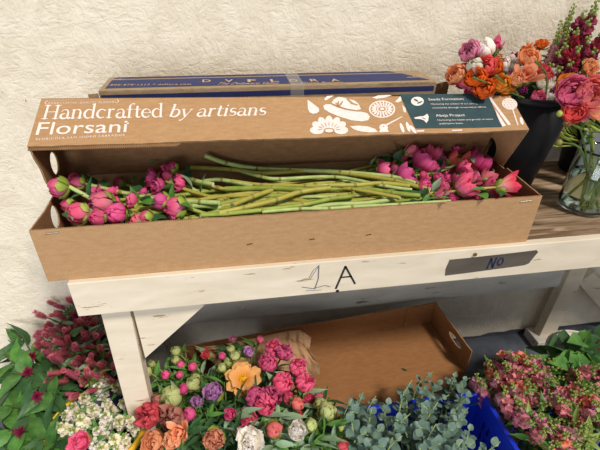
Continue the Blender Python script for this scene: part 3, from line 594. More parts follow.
# grey slab-like container behind the jar
t = thing('plastic_bin', (1.375, .258, 0), 'pale grey plastic bin, narrow, between black bucket and glass jar', 'bin')
mb = MB(); prf = [(1.335, .258), (1.405, .238), (1.41, .252), (1.345, .278)]
plate(prf, lambda u, v, w: Vector((u, v, .0005+w)), .17, mb=mb, emi=0); bevel(part('body', mb, M['grey_plastic'], t, False), .002)
VC = (1.295, .142)
vs = thing('glass_jar', (VC[0], VC[1], 0), 'clear glass jar of water holding pink and orange ranunculus on the table', 'jar'); vr = .060; vh = .165
mb = MB(); mb.lathe([(.0001, .001), (vr-.012, .001), (vr-.003, .006), (vr, .018), (vr, .10), (vr-.002, .125), (vr-.009, .145), (vr-.011, .157), (vr-.008, vh), (vr-.0105, vh), (vr-.0135, .156), (vr-.0115, .145), (vr-.005, .124), (vr-.003, .10), (vr-.003, .02), (vr-.008, .009), (.0001, .008)], 48, (VC[0], VC[1], 0)); part('glass', mb, M['glass'], vs)
mb = MB(); mb.lathe([(.0001, .0095), (vr-.009, .0105), (vr-.0038, .02), (vr-.0038, .098), (.0001, .098)], 40, (VC[0], VC[1], 0)); part('water', mb, M['water'], vs)
# ================================================================ PEONIES IN THE LONG BOX
CN = {'magenta': 'magenta', 'hot': 'hot pink', 'deep': 'deep purple-pink', 'rose': 'rose pink', 'blush': 'pale blush pink', 'coral': 'coral', 'tulip': 'two-tone pink', 'white': 'white', 'ivory': 'ivory',
      'lilac': 'lilac and white', 'mauve': 'mauve', 'dusty': 'dusty brown-pink', 'peach': 'peach', 'salmon': 'salmon', 'orange': 'burnt orange', 'amber': 'amber', 'orchid': 'orchid pink', 'plum': 'dark plum', 'apricot': 'apricot', 'greenwhite': 'greenish white'}
KN = {'bud': 'bud', 'open': 'ruffled bloom', 'globe': 'rounded bloom', 'tulip': 'long-petalled bloom', 'ran': 'bloom', 'cosmos': 'bloom'}
left = [ # px, py, z, kind, colour, radius, facing(dx,dy,dz)
 (60,187,.146,'bud','rose',.019,(-1,-.1,.1)), (69,177,.125,'open','magenta',.017,(-.6,.3,.7)), (78,182,.132,'bud','greenwhite',.015,(-.6,-.3,.7)), (88,199,.118,'open','magenta',.021,(-.6,-.4,.8)),
 (91,189,.116,'open','magenta',.019,(-.3,.2,.9)), (108,189,.118,'open','magenta',.020,(-.2,.2,1)), (104,203,.122,'bud','blush',.020,(-.5,-.6,.6)), (125,199,.122,'open','hot',.020,(-.7,-.2,.6)), (80,213,.116,'bud','greenwhite',.018,(-.6,-.6,.6)),
 (98,218,.110,'bud','rose',.017,(-.3,-.6,.7)), (117,213,.114,'bud','magenta',.018,(-.2,-.7,.7)), (131,219,.108,'open','blush',.018,(-.4,-.3,.8)), (147,218,.106,'bud','rose',.015,(-.9,-.1,.4)), (146,175,.132,'open','magenta',.021,(-.7,0,.6)),
 (152,184,.124,'open','magenta',.022,(-.5,-.4,.8)), (166,173,.132,'globe','rose',.016,(-.6,-.2,.7)), (172,168,.140,'bud','magenta',.014,(-.2,.2,.9)), (162,201,.122,'bud','magenta',.018,(-.8,-.3,.5)), (178,207,.122,'bud','rose',.019,(-.9,-.2,.4)),
 (175,217,.104,'bud','magenta',.013,(-.5,-.2,.7)), (179,183,.118,'globe','magenta',.015,(-.6,-.2,.7)), (70,206,.10,'bud','greenwhite',.014,(-.8,0,.5)), (120,183,.10,'bud','rose',.014,(-.7,.1,.6)), (160,190,.098,'bud','deep',.016,(-.8,0,.5)), (136,206,.10,'bud','rose',.015,(-.8,0,.5)), (112,199,.116,'open','magenta',.015,(-.3,0,.9)), (98,194,.12,'open','hot',.014,(-.3,.2,.9)), (90,212,.112,'open','magenta',.015,(-.4,-.3,.8)), (139,190,.11,'open','magenta',.014,(-.4,0,.8)), (108,210,.110,'globe','rose',.015,(-.4,-.3,.8))]
right = [
 (409,152,.135,'tulip','blush',.016,(.7,.1,.7)), (384,171,.118,'globe','hot',.015,(.8,-.3,.4)), (379,163,.118,'bud','magenta',.012,(.6,.4,.6)), (414,171,.112,'open','deep',.019,(.4,0,.9)), (424,163,.124,'globe','magenta',.020,(.4,.1,.9)),
 (431,185,.120,'open','magenta',.025,(.4,-.4,.8)), (443,156,.120,'open','deep',.022,(.5,.3,.8)), (457,152,.128,'tulip','deep',.012,(0,.3,1)), (451,161,.126,'tulip','coral',.015,(.7,.2,.7)), (463,162,.126,'tulip','coral',.015,(.8,.1,.6)),
 (453,176,.118,'open','magenta',.021,(.4,-.1,.9)), (438,197,.118,'tulip','blush',.014,(.6,-.5,.6)), (478,163,.118,'globe','deep',.020,(.3,.2,.9)), (471,182,.116,'tulip','blush',.015,(.5,.1,.8)), (486,179,.120,'tulip','blush',.017,(.6,.3,.7)),
 (505,186,.136,'tulip','tulip',.020,(1,-.05,.2)), (458,191,.108,'open','magenta',.020,(.4,-.1,.9)), (478,193,.108,'open','magenta',.017,(.4,0,.9)), (420,176,.10,'bud','rose',.016,(.8,0,.5)), (441,166,.10,'globe','hot',.020,(.5,0,.8)),
 (466,172,.105,'globe','hot',.020,(.5,0,.8)), (444,190,.10,'open','deep',.019,(.5,0,.8)), (400,160,.10,'bud','magenta',.015,(.8,0,.5)), (487,168,.100,'open','deep',.020,(.4,.1,.9)), (432,155,.108,'globe','hot',.018,(.3,.4,.9)), (420,199,.098,'bud','rose',.015,(.8,0,.5)),
 (492,190,.100,'globe','rose',.017,(.6,0,.7)),
 (397,167,.120,'open','hot',.017,(.6,.1,.6)), (405,178,.112,'globe','magenta',.017,(.6,-.1,.6)), (418,157,.126,'tulip','hot',.014,(.5,.3,.8)), (428,173,.124,'open','hot',.020,(.3,0,1)), (443,174,.126,'open','magenta',.021,(.3,0,1)), (461,176,.124,'open','hot',.020,(.4,0,.9)),
 (468,168,.122,'open','magenta',.019,(.3,.2,.9)), (449,185,.122,'open','hot',.020,(.4,-.2,.9)), (466,187,.120,'globe','rose',.019,(.5,-.1,.8)), (479,175,.124,'open','hot',.018,(.5,.1,.8)), (437,164,.124,'open','magenta',.018,(.2,.3,.9)), (495,182,.116,'open','rose',.017,(.6,.1,.7)), (456,198,.116,'open','deep',.016,(.4,-.3,.8))]
YLO, YHI = FY+TH+.012, .225
def lay_stem(h, side, i, n):
    hx, hy, hz = h; L = rnd(.50, .62); ex = hx+side*L
    if side > 0: ex = min(ex, rnd(.46, .74))
    else: ex = max(ex, rnd(.29, .42))
    ey = YLO+(YHI-.04-YLO)*((i*.618) % 1); ez = rnd(.088, .112) if i % 2 else rnd(.06, .10); my = min(YHI, max(YLO, (hy*.45+ey*.55)+rnd(-.02, .02)))
    P = [Vector((ex, ey, ez))]
    for k in range(1, 7):
        t = k/7; yy = ey*(1-t)+hy*t+(my-(ey+hy)/2)*math.sin(PI*t)+rnd(-.004, .004); P.append(Vector((ex*(1-t)+hx*t, min(YHI, max(YLO, yy)), ez+(hz-.004-ez)*t**3+rnd(-.003, .003))))
    return P
def bx_flower(px, py, z, kind, col, rad, f, side, i, n):
    f = (f[0]*1.5, f[1], f[2]*.7); rad *= .92 if kind == 'bud' else 1.06
    if side < 0 and kind in ('open', 'globe'): rad *= 1.18; z += .008
    if side > 0: z += .008; rad *= 1.28 if kind == 'open' else 1.02
    h = at(px, py, z=z)
    if h.y > .226: h = at(px, py, y=.226)
    if h.y < FY+TH+rad*.7: h = at(px, py, y=FY+TH+rad*.7)
    h.x = min(max(h.x, .014), 1.06); d = Vector(f).normalized(); hb = h-d*rad*1.0
    hb.x = min(max(hb.x, .02), BX-.02); hb.y = min(max(hb.y, YLO), .232)
    P = lay_stem(hb, side, i, n)+[hb]; c = CN[col] if col != 'greenwhite' else 'green'
    green = 'sepal2' if col == 'greenwhite' else 'sepal'; cc = 'rose' if col == 'greenwhite' else col
    flower('peony', f'{c} peony {KN[kind]} in the long box', 'flower', 'peonies lying in the long box', P[0], hb, d, kind, cc, rad, green, random.choice(['stem', 'stem', 'stem_pale', 'stem_olive']), (rnd(.0040, .0056) if col != 'tulip' else .0032), leaves=2, leafL=.042, leafW=.010, leafmat=random.choice(['leaf', 'leaf_dark', 'leaf_grey']), pts=P, nodes=True, leafzone=(.88, .99))
for i, l in enumerate(left): bx_flower(*l, 1, i, len(left))
for i, l in enumerate(right): bx_flower(*l, -1, i, len(right))
# stems whose heads lie out of sight below, seen as the top of the heap
tops = [([(205,155.5),(226,163),(257,168.5),(290,170),(340,172),(392,177),(415,183)], .128,'stem_pale',.0055), ([(190,167.5),(231,169.5),(262,173.5),(306,171),(350,174),(395,181),(430,190)], .126,'stem_olive',.0055),
 ([(240,171),(262,177),(280,179),(335,177),(384,186),(412,190)], .124,'stem_pale',.0045), ([(213,184.5),(196,181),(178,174.5)], .126,'stem_pale',.0055), ([(225,189),(272,188),(312,190),(355,188),(392,193),(420,196)], .120,'stem',.006), ([(232,181),(262,185),(305,186),(352,189),(400,198)], .122,'stem_olive',.0045),
 ([(219,214),(243,208),(276,200),(300,192),(330,188)], .126,'stem_olive',.0058), ([(233,205),(252,197),(272,190)], .126,'stem_olive',.0055), ([(201,215),(228,214),(262,210),(302,205),(330,199),(352,196),(353,193)], .124,'stem',.005), ([(262,212),(300,209),(330,211),(352,207),(400,206),(452,203)], .120,'stem_pale',.0042),
 ([(329,185),(355,185),(382,183),(410,186)], .128,'stem_olive',.005), ([(204,181),(222,180),(252,186)], .122,'stem_pale',.005), ([(219,203),(200,202),(182,201)], .122,'stem_pale',.0055), ([(350,171),(372,166),(392,165)], .124,'stem_olive',.0035), ([(238,214),(228,200),(208,196),(170,190)], .108,'stem_olive',.004)]
for P, z, m, r in tops:
    Q = [at(px, py, z=z-.004*i/len(P)) for i, (px, py) in enumerate(P)]
    Q = [at(p[0], p[1], y=.228) if q.y > .228 else q for p, q in zip(P, Q)]
    for q in Q: q.y = max(q.y, YLO-.004)
    t = thing('peony_cutting', Q[0]); t['category'] = 'stem'; t['group'] = 'loose peony stems on the heap'; s = MB(); s.tube(Q, r, 8, capmi=1); 
    for i in range(1, len(Q)-1):
        s.cur = 2; d = (Q[i+1]-Q[i-1]).normalized(); s.tube([Q[i]-d*.003, Q[i], Q[i]+d*.003], [r*1.02, r*1.22, r*1.02], 8, False, smooth=0); s.cur = 0
    part('stalk', s, [G[m], G['cut'], G['node']], t); LABELS.append((t, {'stem_pale': 'pale green', 'stem': 'bright green', 'stem_olive': 'olive'}[m]+' cut peony stem on top of the heap in the box', Q[0]))
# loose leaves lying among them
for px, py, z, dx, dy, L, w, m in ((393,157,.135,-1,.3,.05,.013,'leaf_grey'), (489,204,.128,.1,-.6,.03,.014,'leaf'), (474,163,.14,.1,.5,.045,.007,'leaf_grey'), (487,190,.135,-.8,.1,.04,.008,'leaf'), (508,196,.13,-.4,-.5,.03,.008,'leaf_dark'), (135,193,.135,.1,.7,.035,.012,'leaf_dark'), (140,203,.132,.9,-.1,.045,.011,'leaf'), (71,208,.125,.3,-.9,.05,.006,'leaf_grey'), (63,213,.125,.4,-.6,.03,.005,'leaf_dark'), (149,164,.15,.4,.4,.03,.006,'leaf_grey'), (98,208,.12,-.2,-.8,.04,.012,'leaf_grey'), (132,182,.13,.1,1,.035,.006,'leaf'),(455,203,.122,-.9,.1,.05,.006,'leaf'),(424,194,.118,-.9,.2,.07,.008,'leaf_dark'),(410,190,.116,-.9,.2,.06,.008,'leaf_dark')):
    P = at(px, py, z=z); P.y = max(P.y, YLO); mb = MB(); leafmesh(mb, P, (dx, dy, .15), (0, 0, 1), L, w, .2, .3); t = thing('fallen_leaf', P); part('leaf_blade', mb, G[m], t); t['category'] = 'leaf'; t['group'] = 'loose peony leaves in the box'
    LABELS.append((t, {'leaf_grey': 'grey-green', 'leaf': 'bright green', 'leaf_dark': 'dark green'}[m]+' peony leaf lying among the boxed flowers', P))
# ================================================================ RANUNCULUS BUCKET
up = Vector((0, 0, 1))
def upright(name, plant, cat, group, c, zin, px, py, y=None, z=None, kind='ran', col='orange', rad=.02, where='', spread=.55, **kw):
    h = at(px, py, y=y) if y is not None else at(px, py, z=z)
    base = Vector((c[0]+rnd(-.03, .03), c[1]+rnd(-.03, .03), zin)); neck = kw.pop('neck', None); d = (Vector((h.x-c[0], h.y-c[1], 0))*4*spread+Vector((0, -.25, .75))+Vector((rnd(-.25, .25), rnd(-.25, .15), rnd(-.1, .2)))).normalized() if 'hd' not in kw else Vector(kw.pop('hd'))
    if neck: e = h-d*rad*.9; a = rnd(0, 6.28); q = Vector((c[0]+neck[0]*math.cos(a), c[1]+neck[0]*math.sin(a), neck[1])); kw['pts'] = [base, base.lerp(q, .5), q, q+(q-base).normalized()*.025+(e-q)*.2, q.lerp(e, .6)+Vector((0, 0, .006)), e-d.normalized()*.004, e]
    return flower(name, f'{CN[col]} {plant} {KN[kind]} {where}', cat, group, base, h-d*rad*.9, d, kind, col, rad, **kw)
rb = [(456,74,.27,'apricot','ran',.020),(464,67,.28,'orchid','open',.022),(470,51,.30,'mauve','ran',.020),(483,52,.30,'white','bud',.023),(497,46,.31,'orchid','tulip',.015),(500,57,.30,'peach','open',.022),(477,62,.28,'peach','open',.020),
 (475,68,.25,'ivory','bud',.019),(485,66,.24,'coral','ran',.019),(476,77,.22,'orange','ran',.021),(493,68,.25,'orange','ran',.017),(484,88,.20,'orange','ran',.018),(502,63,.29,'white','ran',.016),(510,64,.29,'white','ran',.021),(518,59,.31,'orchid','ran',.016),
 (514,71,.26,'mauve','open',.020),(501,82,.21,'amber','ran',.018),(506,86,.22,'amber','ran',.016),(526,76,.22,'peach','tulip',.023),(518,77,.20,'apricot','open',.026),(527,49,.30,'orange','open',.022),(530,57,.26,'apricot','ran',.021),(543,40,.33,'orange','open',.026),
 (541,65,.26,'coral','open',.019),(546,73,.27,'coral','ran',.017),(551,77,.28,'ivory','ran',.021),(546,83,.25,'ivory','ran',.018),(549,93,.24,'white','ran',.016),(560,89,.24,'plum','ran',.019),(539,97,.21,'orchid','ran',.015),(533,44,.34,'peach','open',.020),(466,80,.26,'orchid','ran',.017),(472,88,.25,'orchid','ran',.015),(520,90,.26,'plum','ran',.012)]
for px, py, y, col, kind, rad in rb:
    sd = random.Random(px*7+py)
    upright('ranunculus', 'ranunculus' if kind != 'tulip' else 'tulip', 'flower', 'ranunculus in the black bucket', BK, .02, px, py, y=y, kind=kind, col=col, rad=rad, green='bud_green', where='in the bucket beside the box lid', sr=.0022, stem='stem_dark', leaves=2, leafL=.04, leafW=.006, spread=.9, leafzone=(.7, .9), bt=(0, 0, 1))
for k in range(3):
    P = [[(474,78),(490,84),(510,92),(524,98)], [(536,62),(545,72),(547,84),(545,100)], [(496,76),(506,84),(515,90),(520,99)]][k]; Q = [at(px, py, y=.19+.01*i) for i, (px, py) in enumerate(P)]; t = thing('ranunculus', Q[-1]); s = MB(); s.tube(Q, .0021, 7); b_ = MB(); b_.ball(Q[0], .0036, 8, 6); part('bud', b_, G['stem_dark'], t)
    part('stalk', s, G['stem_dark'], t); tag(t, ['green nodding stem crossing low over the left bucket flowers', 'green hooked stem curling down at the bucket centre beside peach petals', 'short green stem with pale bud between orange ranunculus'][k], 'stem', 'nodding stems in the bucket')
# ================================================================ JAR FLOWERS
jf = [(574,91,.12,'orchid','ran',.027,.034),(570,85,.15,'amber','ran',.022,0),(592,94,.11,'salmon','ran',.028,0),(570,100,.13,'amber','open',.020,0),(575,111,.10,'coral','ran',.022,0),(571,120,.10,'peach','open',.019,0),(593,65,.14,'apricot','open',.027,0),(598,108,.10,'peach','ran',.020,0),(585,118,.09,'mauve','open',.016,0),(600,80,.16,'salmon','open',.022,0)]
for i, (px, py, y, col, kind, rad, _) in enumerate(jf):
    upright('ranunculus', 'ranunculus', 'flower', 'ranunculus in the glass jar', VC, .012, px, py, y=y, kind=kind, col=col, rad=rad, green='bud_green', where='in the clear glass jar', sr=.0028, stem='stem', leaves=2, leafL=.045, leafW=.006, hd=(-.35+.15*(i % 4), -.8, .45), neck=(.030, .165), leafzone=(.1, .75))
for P, lab in (([(559,142.5),(566,143),(575,145),(582,152),(588,175)], 'small brown seed head on a thin bent stem leaving the jar'), ([(560,113.5),(568,113),(576,121),(583,138),(588,170)], 'round pale green bud on a curved stem above the jar')):
    Q = [at(px, py, y=.11+.008*i) for i, (px, py) in enumerate(P)]; t = thing('ranunculus', Q[-1], lab, 'stem'); s = MB(); s.tube(Q, .0024, 6); part('stalk', s, G['stem_dark'], t); s = MB(); s.ball(Q[0], .0075, 10, 7); part('bud', s, G['node' if 'brown' in lab else 'sepal2'], t)
# ================================================================ SNAPDRAGONS, STOCK, SPIKES
def floret(mb, P, out, s, mi0=0):
    """a two-lipped flower"""
    q = aim(out); M4 = Matrix.Translation(P) @ q.to_matrix().to_4x4(); f = MB(); f.cur = mi0
    for az, L, w, e0, e1 in ((0, 1.5, .62, 75, 20), (.95, 1.35, .55, 78, 10), (-.95, 1.35, .55, 78, 10), (PI-.5, 1.4, .6, 78, 55), (PI+.5, 1.4, .6, 78, 55)):
        petal(f, az, s*L, s*w, R(e0), R(e1), r0=s*.12, cup=.7, ruf=.12, nu=2, nv=3, ph=rnd(0, 6))
    mb.merge(f, M4)
def spike_meshes(col, H=.16, n=26, fs=.011, budfrac=.35):
    fl_, bd, st, lv = MB(), MB(), MB(), MB(); st.tube([(0,0,-.02), (rnd(-.004,.004), rnd(-.004,.004), H*.5), (0, 0, H)], [.0026, .0022, .001], 5)
    for k in range(n):
        t = k/n; z = H*(.05+.95*t); an = k*2.4; o = Vector((math.cos(an), math.sin(an), .25+t*.9)); P = Vector((math.cos(an)*.003, math.sin(an)*.003, z))
        if t < 1-budfrac: floret(fl_, P, o, fs*(1.1-t*.55), 0)
        else:
            q = (1-t)/budfrac; bd.cur = 0 if q < .7 else 1; bd.ball(P+o.normalized()*.003, .0022+.0030*q*fs/.0125, 6, 4, (1, 1, 1.25))
    for k in range(4): an = rnd(0, 6); leafmesh(lv, (0, 0, rnd(-.02, .05)), (math.cos(an), math.sin(an), .6), (0, 0, 1), .04, .006, .4)
    return (lv.mesh('foliage', G['leaf']), fl_.mesh('florets', PM[col]), bd.mesh('buds', [G['bud_green'], PM[col]]), st.mesh('stalk', G['stem']))
SP = {}
def spike(name, plant, col, cat, group, tip, d, H, where, colname, n=26, fs=.011, budfrac=.35, base=None, label=None, lib=2):
    key = (col, H, n, budfrac)
    if key not in SP: SP[key] = [spike_meshes(col, H, n, fs, budfrac) for _ in range(lib)]
    lv, a, b, c = random.choice(SP[key]); d = Vector(d).normalized(); P = Vector(tip)-d*H; base = Vector(base) if base is not None else P-Vector((0, 0, .15))
    r = thing(name, base); q = aim(d); s = MB(); s.tube(bez(base, P, (0, 0, 1), d, 4), .0026, 5); part('stem', s, G['stem'], r)
    for nm, me in (('florets', a), ('buds', b), ('stalk', c), ('foliage', lv)): link(nm, me, r, P-base, q, 1)
    if label: tag(r, label, cat, group)
    else: r['category'] = cat; r['group'] = group; LABELS.append((r, f'{colname} {plant} {where}', Vector(tip)))
B3 = (1.485, .352)
for px, py, y, col, cn, dx in ((562,20,.34,'snap_rose','dusty pink',-.2), (572,12,.36,'snap_rose','dusty pink',-.15), (585,10,.34,'snap_dusk','deep wine',0), (597,8,.33,'snap_dusk','deep wine',.1), (558,50,.30,'snap_dusk','deep wine',-.5), (566,42,.31,'snap_red','brick red',-.3), (578,28,.32,'snap_red','brick red',-.1), (590,35,.30,'snap_dusk','deep wine',0), (550,62,.30,'snap_dusk','deep wine',-.7), (604,30,.32,'snap_red','brick red',.1), (571,60,.27,'snap_dusk','deep wine',-.3), (575,4,.38,'snap_rose','dusty pink',0), (600,-6,.36,'snap_rose','dusty pink',0), (588,60,.27,'snap_dusk','deep wine',0), (580,45,.28,'snap_red','brick red',0), (560,66,.26,'snap_dusk','deep wine',-.4), (590,18,.32,'snap_dusk','deep wine',0), (568,30,.33,'snap_rose','dusty pink',-.3), (596,48,.29,'snap_dusk','deep wine',0), (578,72,.25,'snap_dusk','deep wine',0)):
    tip = at(px, py, y=y); d = Vector((dx, -.15, 1)); tall = cn == 'dusty pink'
    spike('snapdragon', 'snapdragon spike', col, 'flower', 'snapdragons in the rear black bucket', tip, d, .16, 'in the bucket behind the jar', cn, 34 if not tall else 44, .017 if not tall else .012, .2 if not tall else .6, base=(B3[0]+rnd(-.04, .04), B3[1]+rnd(-.04, .04), .02))
# crate of snapdragons below, right
def crate(name, x0, x1, y0, y1, z0, z1, label, group=None):
    t = thing(name, ((x0+x1)/2, (y0+y1)/2, z0), label, 'crate', group)
    mb = MB(); mb.box((x0, y0, z0), (x1, y1, z0+.006)); part('base', mb, M['blue_plastic'], t, False)
    H = z1-z0
    def side(L, fr, nm):
        hs = []; n = int((L-.06)/.022)
        for r_ in range(int((H-.09)/.05)):
            for k in range(n): u = .03+k*.022; v = .05+r_*.05; hs.append([(u, v), (u+.012, v), (u+.012, v+.036), (u, v+.036)])
        part('slotted_side', plate([(0, 0), (L, 0), (L, H), (0, H)], fr, .004, hs, emi=0), M['blue_plastic'], t, False)
    side(x1-x0, lambda u, v, w: Vector((x0+u, y0+w, z0+v)), 's'); side(x1-x0, lambda u, v, w: Vector((x0+u, y1-w, z0+v)), 's')
    side(y1-y0, lambda u, v, w: Vector((x0+w, y0+u, z0+v)), 's'); side(y1-y0, lambda u, v, w: Vector((x1-w, y0+u, z0+v)), 's')
    mb = MB(); r = .008
    for a, b in (((x0-r, y0-r), (x1+r, y0+.005)), ((x0-r, y1-.005), (x1+r, y1+r)), ((x0-r, y0+.005), (x0+.005, y1-.005)), ((x1-.005, y0+.005), (x1+r, y1-.005))): mb.box((a[0], a[1], z1-.010), (b[0], b[1], z1+.003))
    bevel(part('rim', mb, M['blue_plastic'], t, False), .002); return t
crate('flower_crate', .64, 1.045, -.40, -.03, FZ, -.50, 'cobalt blue slotted plastic crate holding eucalyptus in front of cardboard tray', 'blue crates under the table')
crate('flower_crate', 1.085, 1.50, -.42, -.03, FZ, -.62, 'cobalt blue plastic crate buried under the pink snapdragons beside the eucalyptus', 'blue crates under the table')
random.seed(21)
for j in range(8):
    for i in range(11):
        px = 474+i*13.5+rnd(-4, 4)+(j % 2)*6; py = 360+j*12.5+rnd(-4, 4)-i*.6
        if px < 474 or px > 612 or (py > 395 and px < 470+(py-388)*.85+28) or (py < 358 and px > 560): continue
        tip = at(px, py, z=rnd(-.43, -.38)); c = Vector((1.29, -.12)); d = Vector((rnd(-.9, .9), rnd(-1.0, .2), .9))
        col, cn = random.choice([('snap_pink','rose pink'), ('snap_rose','pale dusty pink'), ('snap_rose','pale dusty pink'), ('snap_pink','rose pink'), ('snap_orange','coral and orange'), ('snap_pink','rose pink')])
        lo = pix(tip-d.normalized()*.14)
        if lo[0] < 484+(lo[1]-392)*.72: d = Vector((-.35, d.y, .9))
        bx = min(max(tip.x*.8+.2*1.29, 1.11), 1.47); by = min(max(tip.y-.02, -.37), -.05)
        spike('snapdragon', 'snapdragon spike', col, 'flower', 'snapdragons in the blue crate', tip, d, .14, 'massed in the blue crate', cn, 26, .0130, .46, base=(bx, by, -.80), lib=3)
def frond(tip, base, phrase, group, mat='leaf', n=9, L=.06, Wd=.012, ns=.45, cat='branch', name='leafy_branch', red=None, droop=.3):
    base, tip = Vector(base), Vector(tip); P = bez(base, tip, (0, 0, 1), (tip-base).normalized()+Vector((rnd(-.3, .3), rnd(-.5, 0), 0)), 8); r = thing(name, base); mb = MB(); mb.tube(P, [.003]*8+[.0015], 5, smooth=2); part('stem', mb, G['stem_dark'], r); f = MB()
    for k in range(n):
        t = ns+(1-ns)*k/n; i = min(7, int(t*8)); p = P[i].lerp(P[i+1], t*8-i); an = k*2.4; leafmesh(f, p, Vector((math.cos(an), math.sin(an)-.2, rnd(.1, .9))), Vector((rnd(-.8, .8), rnd(-.8, .8), 1)), L*rnd(.75, 1.15), Wd*rnd(.8, 1.2), droop*rnd(.4, 1.3), .25)
    part('foliage', f, G[mat], r)
    if red:
        b = MB()
        for k in range(12): petal(b, k*.7+rnd(-.2, .2), red*rnd(.7, 1.1), red*.2, R(rnd(20, 70)), R(rnd(0, 60)), cup=.6, ruf=.05, nu=2, nv=4, tip=.8)
        me = b.mesh('blossom', PM['burgundy']); link('blossom', me, r, tip-base, aim((rnd(-.3, .3), -.6, .8)))
    r['category'] = cat; r['group'] = group; LABELS.append((r, phrase, tip)); return r
for px, py in ((530,385),(560,392),(590,388),(545,410),(575,415),(600,412),(535,432),(560,438),(590,436),(515,400),(580,372),(548,372),(570,398),(530,418),(552,426),(578,426),(604,424),(520,372),(540,440),(575,445)):
    h = at(px, py, z=-.45); frond(h, (min(max(h.x, 1.12), 1.46), min(max(h.y, -.38), -.06), -.82), 'green leafy snapdragon shoot without flowers in the blue crate', 'flowerless shoots among the snapdragons', random.choice(['leaf', 'bud_green']), 12, .05, .008, .6)
# ================================================================ EUCALYPTUS
random.seed(5)
def euc(tip, base, label_ph, n=9, s=1.0):
    base, tip = Vector(base), Vector(tip); d = (tip-base).normalized(); P = bez(base, tip, (rnd(-.3, .3), rnd(-.3, .3), 1), d+Vector((rnd(-.9, .9), rnd(-.9, .3), 0)), 8); r = thing('eucalyptus_branch', base); mb = MB(); mb.tube(P, [.0028]*7+[.0018, .001], 5, smooth=2); part('stem', mb, G['stem_pale'], r)
    f = MB()
    for k in range(n):
        t = .42+.58*k/n; i = min(7, int(t*8)); p = P[i].lerp(P[i+1], t*8-i); dd = (P[i+1]-P[i]).normalized(); a = dd.orthogonal().normalized(); a.rotate(Quaternion(dd, k*1.57+rnd(-.3, .3))); rad = s*(.019-.011*max(0, (t-.5)*2)**1.3)*rnd(.85, 1.15)
        for sg in (1, -1):
            o = (a*sg+dd*.5).normalized(); leafmesh(f, p+o*.003, o, dd+Vector((rnd(-.3,.3),rnd(-.3,.3),0)), rad*2, rad*.95, rnd(-.1, .25), rnd(.05, .3), 5, .5)
    part('foliage', f, G['euc'], r); r['category'] = 'branch'; r['group'] = 'eucalyptus in the blue crate'; LABELS.append((r, label_ph, tip))
et = [(352,399),(350,412),(363,393),(372,408),(390,402),(404,392),(412,380),(425,388),(433,372),(441,382),(449,395),(462,384),(470,378),(472,396),(468,408),(470,424),(462,420),(455,410),(438,402),(424,406),(410,414),(396,420),(382,428),(366,432),(352,424),(402,436),(420,428),(436,424),(452,430),(462,440),(474,442),(440,444),(420,448),(384,446),(500,442),(376,396),(456,372)]
for px, py in et:
    z = rnd(-.41, -.36) if py < 400 else rnd(-.38, -.34); tip = at(px, py, z=z); b = (min(max(tip.x*.6+.4*.84, .67), 1.0), min(max(tip.y*.5-.1, -.36), -.07), -.78)
    big = py > 425 or px < 375; euc(tip, b, ('broad-leaved' if big else 'small-leaved')+' grey-green eucalyptus branch in the blue crate', s=1.05 if big else .8)
# ================================================================ CARDBOARD TRAY
ta = R(-5.3); TO = Vector((1.070, .352, -.596)); ex = Vector((math.cos(ta), -math.sin(ta)*-1, 0)); ex = Vector((.866, .08, 0)).normalized(); ey = Vector((-ex.y, ex.x, 0)) ; TL = .885; TD = .235
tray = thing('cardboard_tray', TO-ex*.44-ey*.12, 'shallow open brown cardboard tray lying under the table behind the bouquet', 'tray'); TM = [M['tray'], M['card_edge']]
tf_ = lambda a, b, c: TO-ex*(TL-a)-ey*(TD-b)+Vector((0, 0, c))
part('floor_panel', plate([(0, 0), (TL, 0), (TL, TD), (0, TD)], lambda u, v, w: tf_(u, v, w), .004), TM, tray, False)
part('back_panel', plate(wob(0, TL, 0, .10, 24, .001), lambda u, v, w: tf_(u, TD-w, v), .004), TM, tray, False)
part('end_panel', plate([(0, 0), (TD, 0), (TD, .10), (0, .10)], lambda u, v, w: tf_(w, u, v), .004), TM, tray, False)
part('end_panel', plate([(0, 0), (TD, 0), (TD, .10), (0, .098)], lambda u, v, w: tf_(TL-w+(.10-v)*-.0, u, v), .004, [ellipse(.085, .062, .038, .013)]), TM, tray, False)
part('front_flap', plate([(0, 0), (TL, 0), (TL-.01, .085), (.01, .085)], lambda u, v, w: tf_(u, -v*.35, -v*.9+w), .004), TM, tray, False)
part('corner_fold', plate([(TL-.115, .004), (TL-.005, .004), (TL-.005, .098), (TL-.115, .096)], lambda u, v, w: tf_(u, TD-.0045-w, v), .003), TM, tray, False)
mb = MB(); P = at(407, 371, z=-.590); leafmesh(mb, P, (-.6, .6, 0), up, .022, .004, .1); tag(link('leaf', mb.mesh('leaf', G['leaf_dark'])), 'tiny dark green leaf lying alone on the brown cardboard tray floor', 'leaf')
t = thing('storage_carton', (.62, .23, FZ), 'closed brown carton on the floor carrying the cardboard tray', 'box'); mb = MB(); 
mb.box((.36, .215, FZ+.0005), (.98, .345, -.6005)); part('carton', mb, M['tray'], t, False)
mb = MB(); mb.box((.36, .27, -.6005), (.98, .29, -.5998)); part('parcel_tape', mb, M['clear_tape'], t, False)
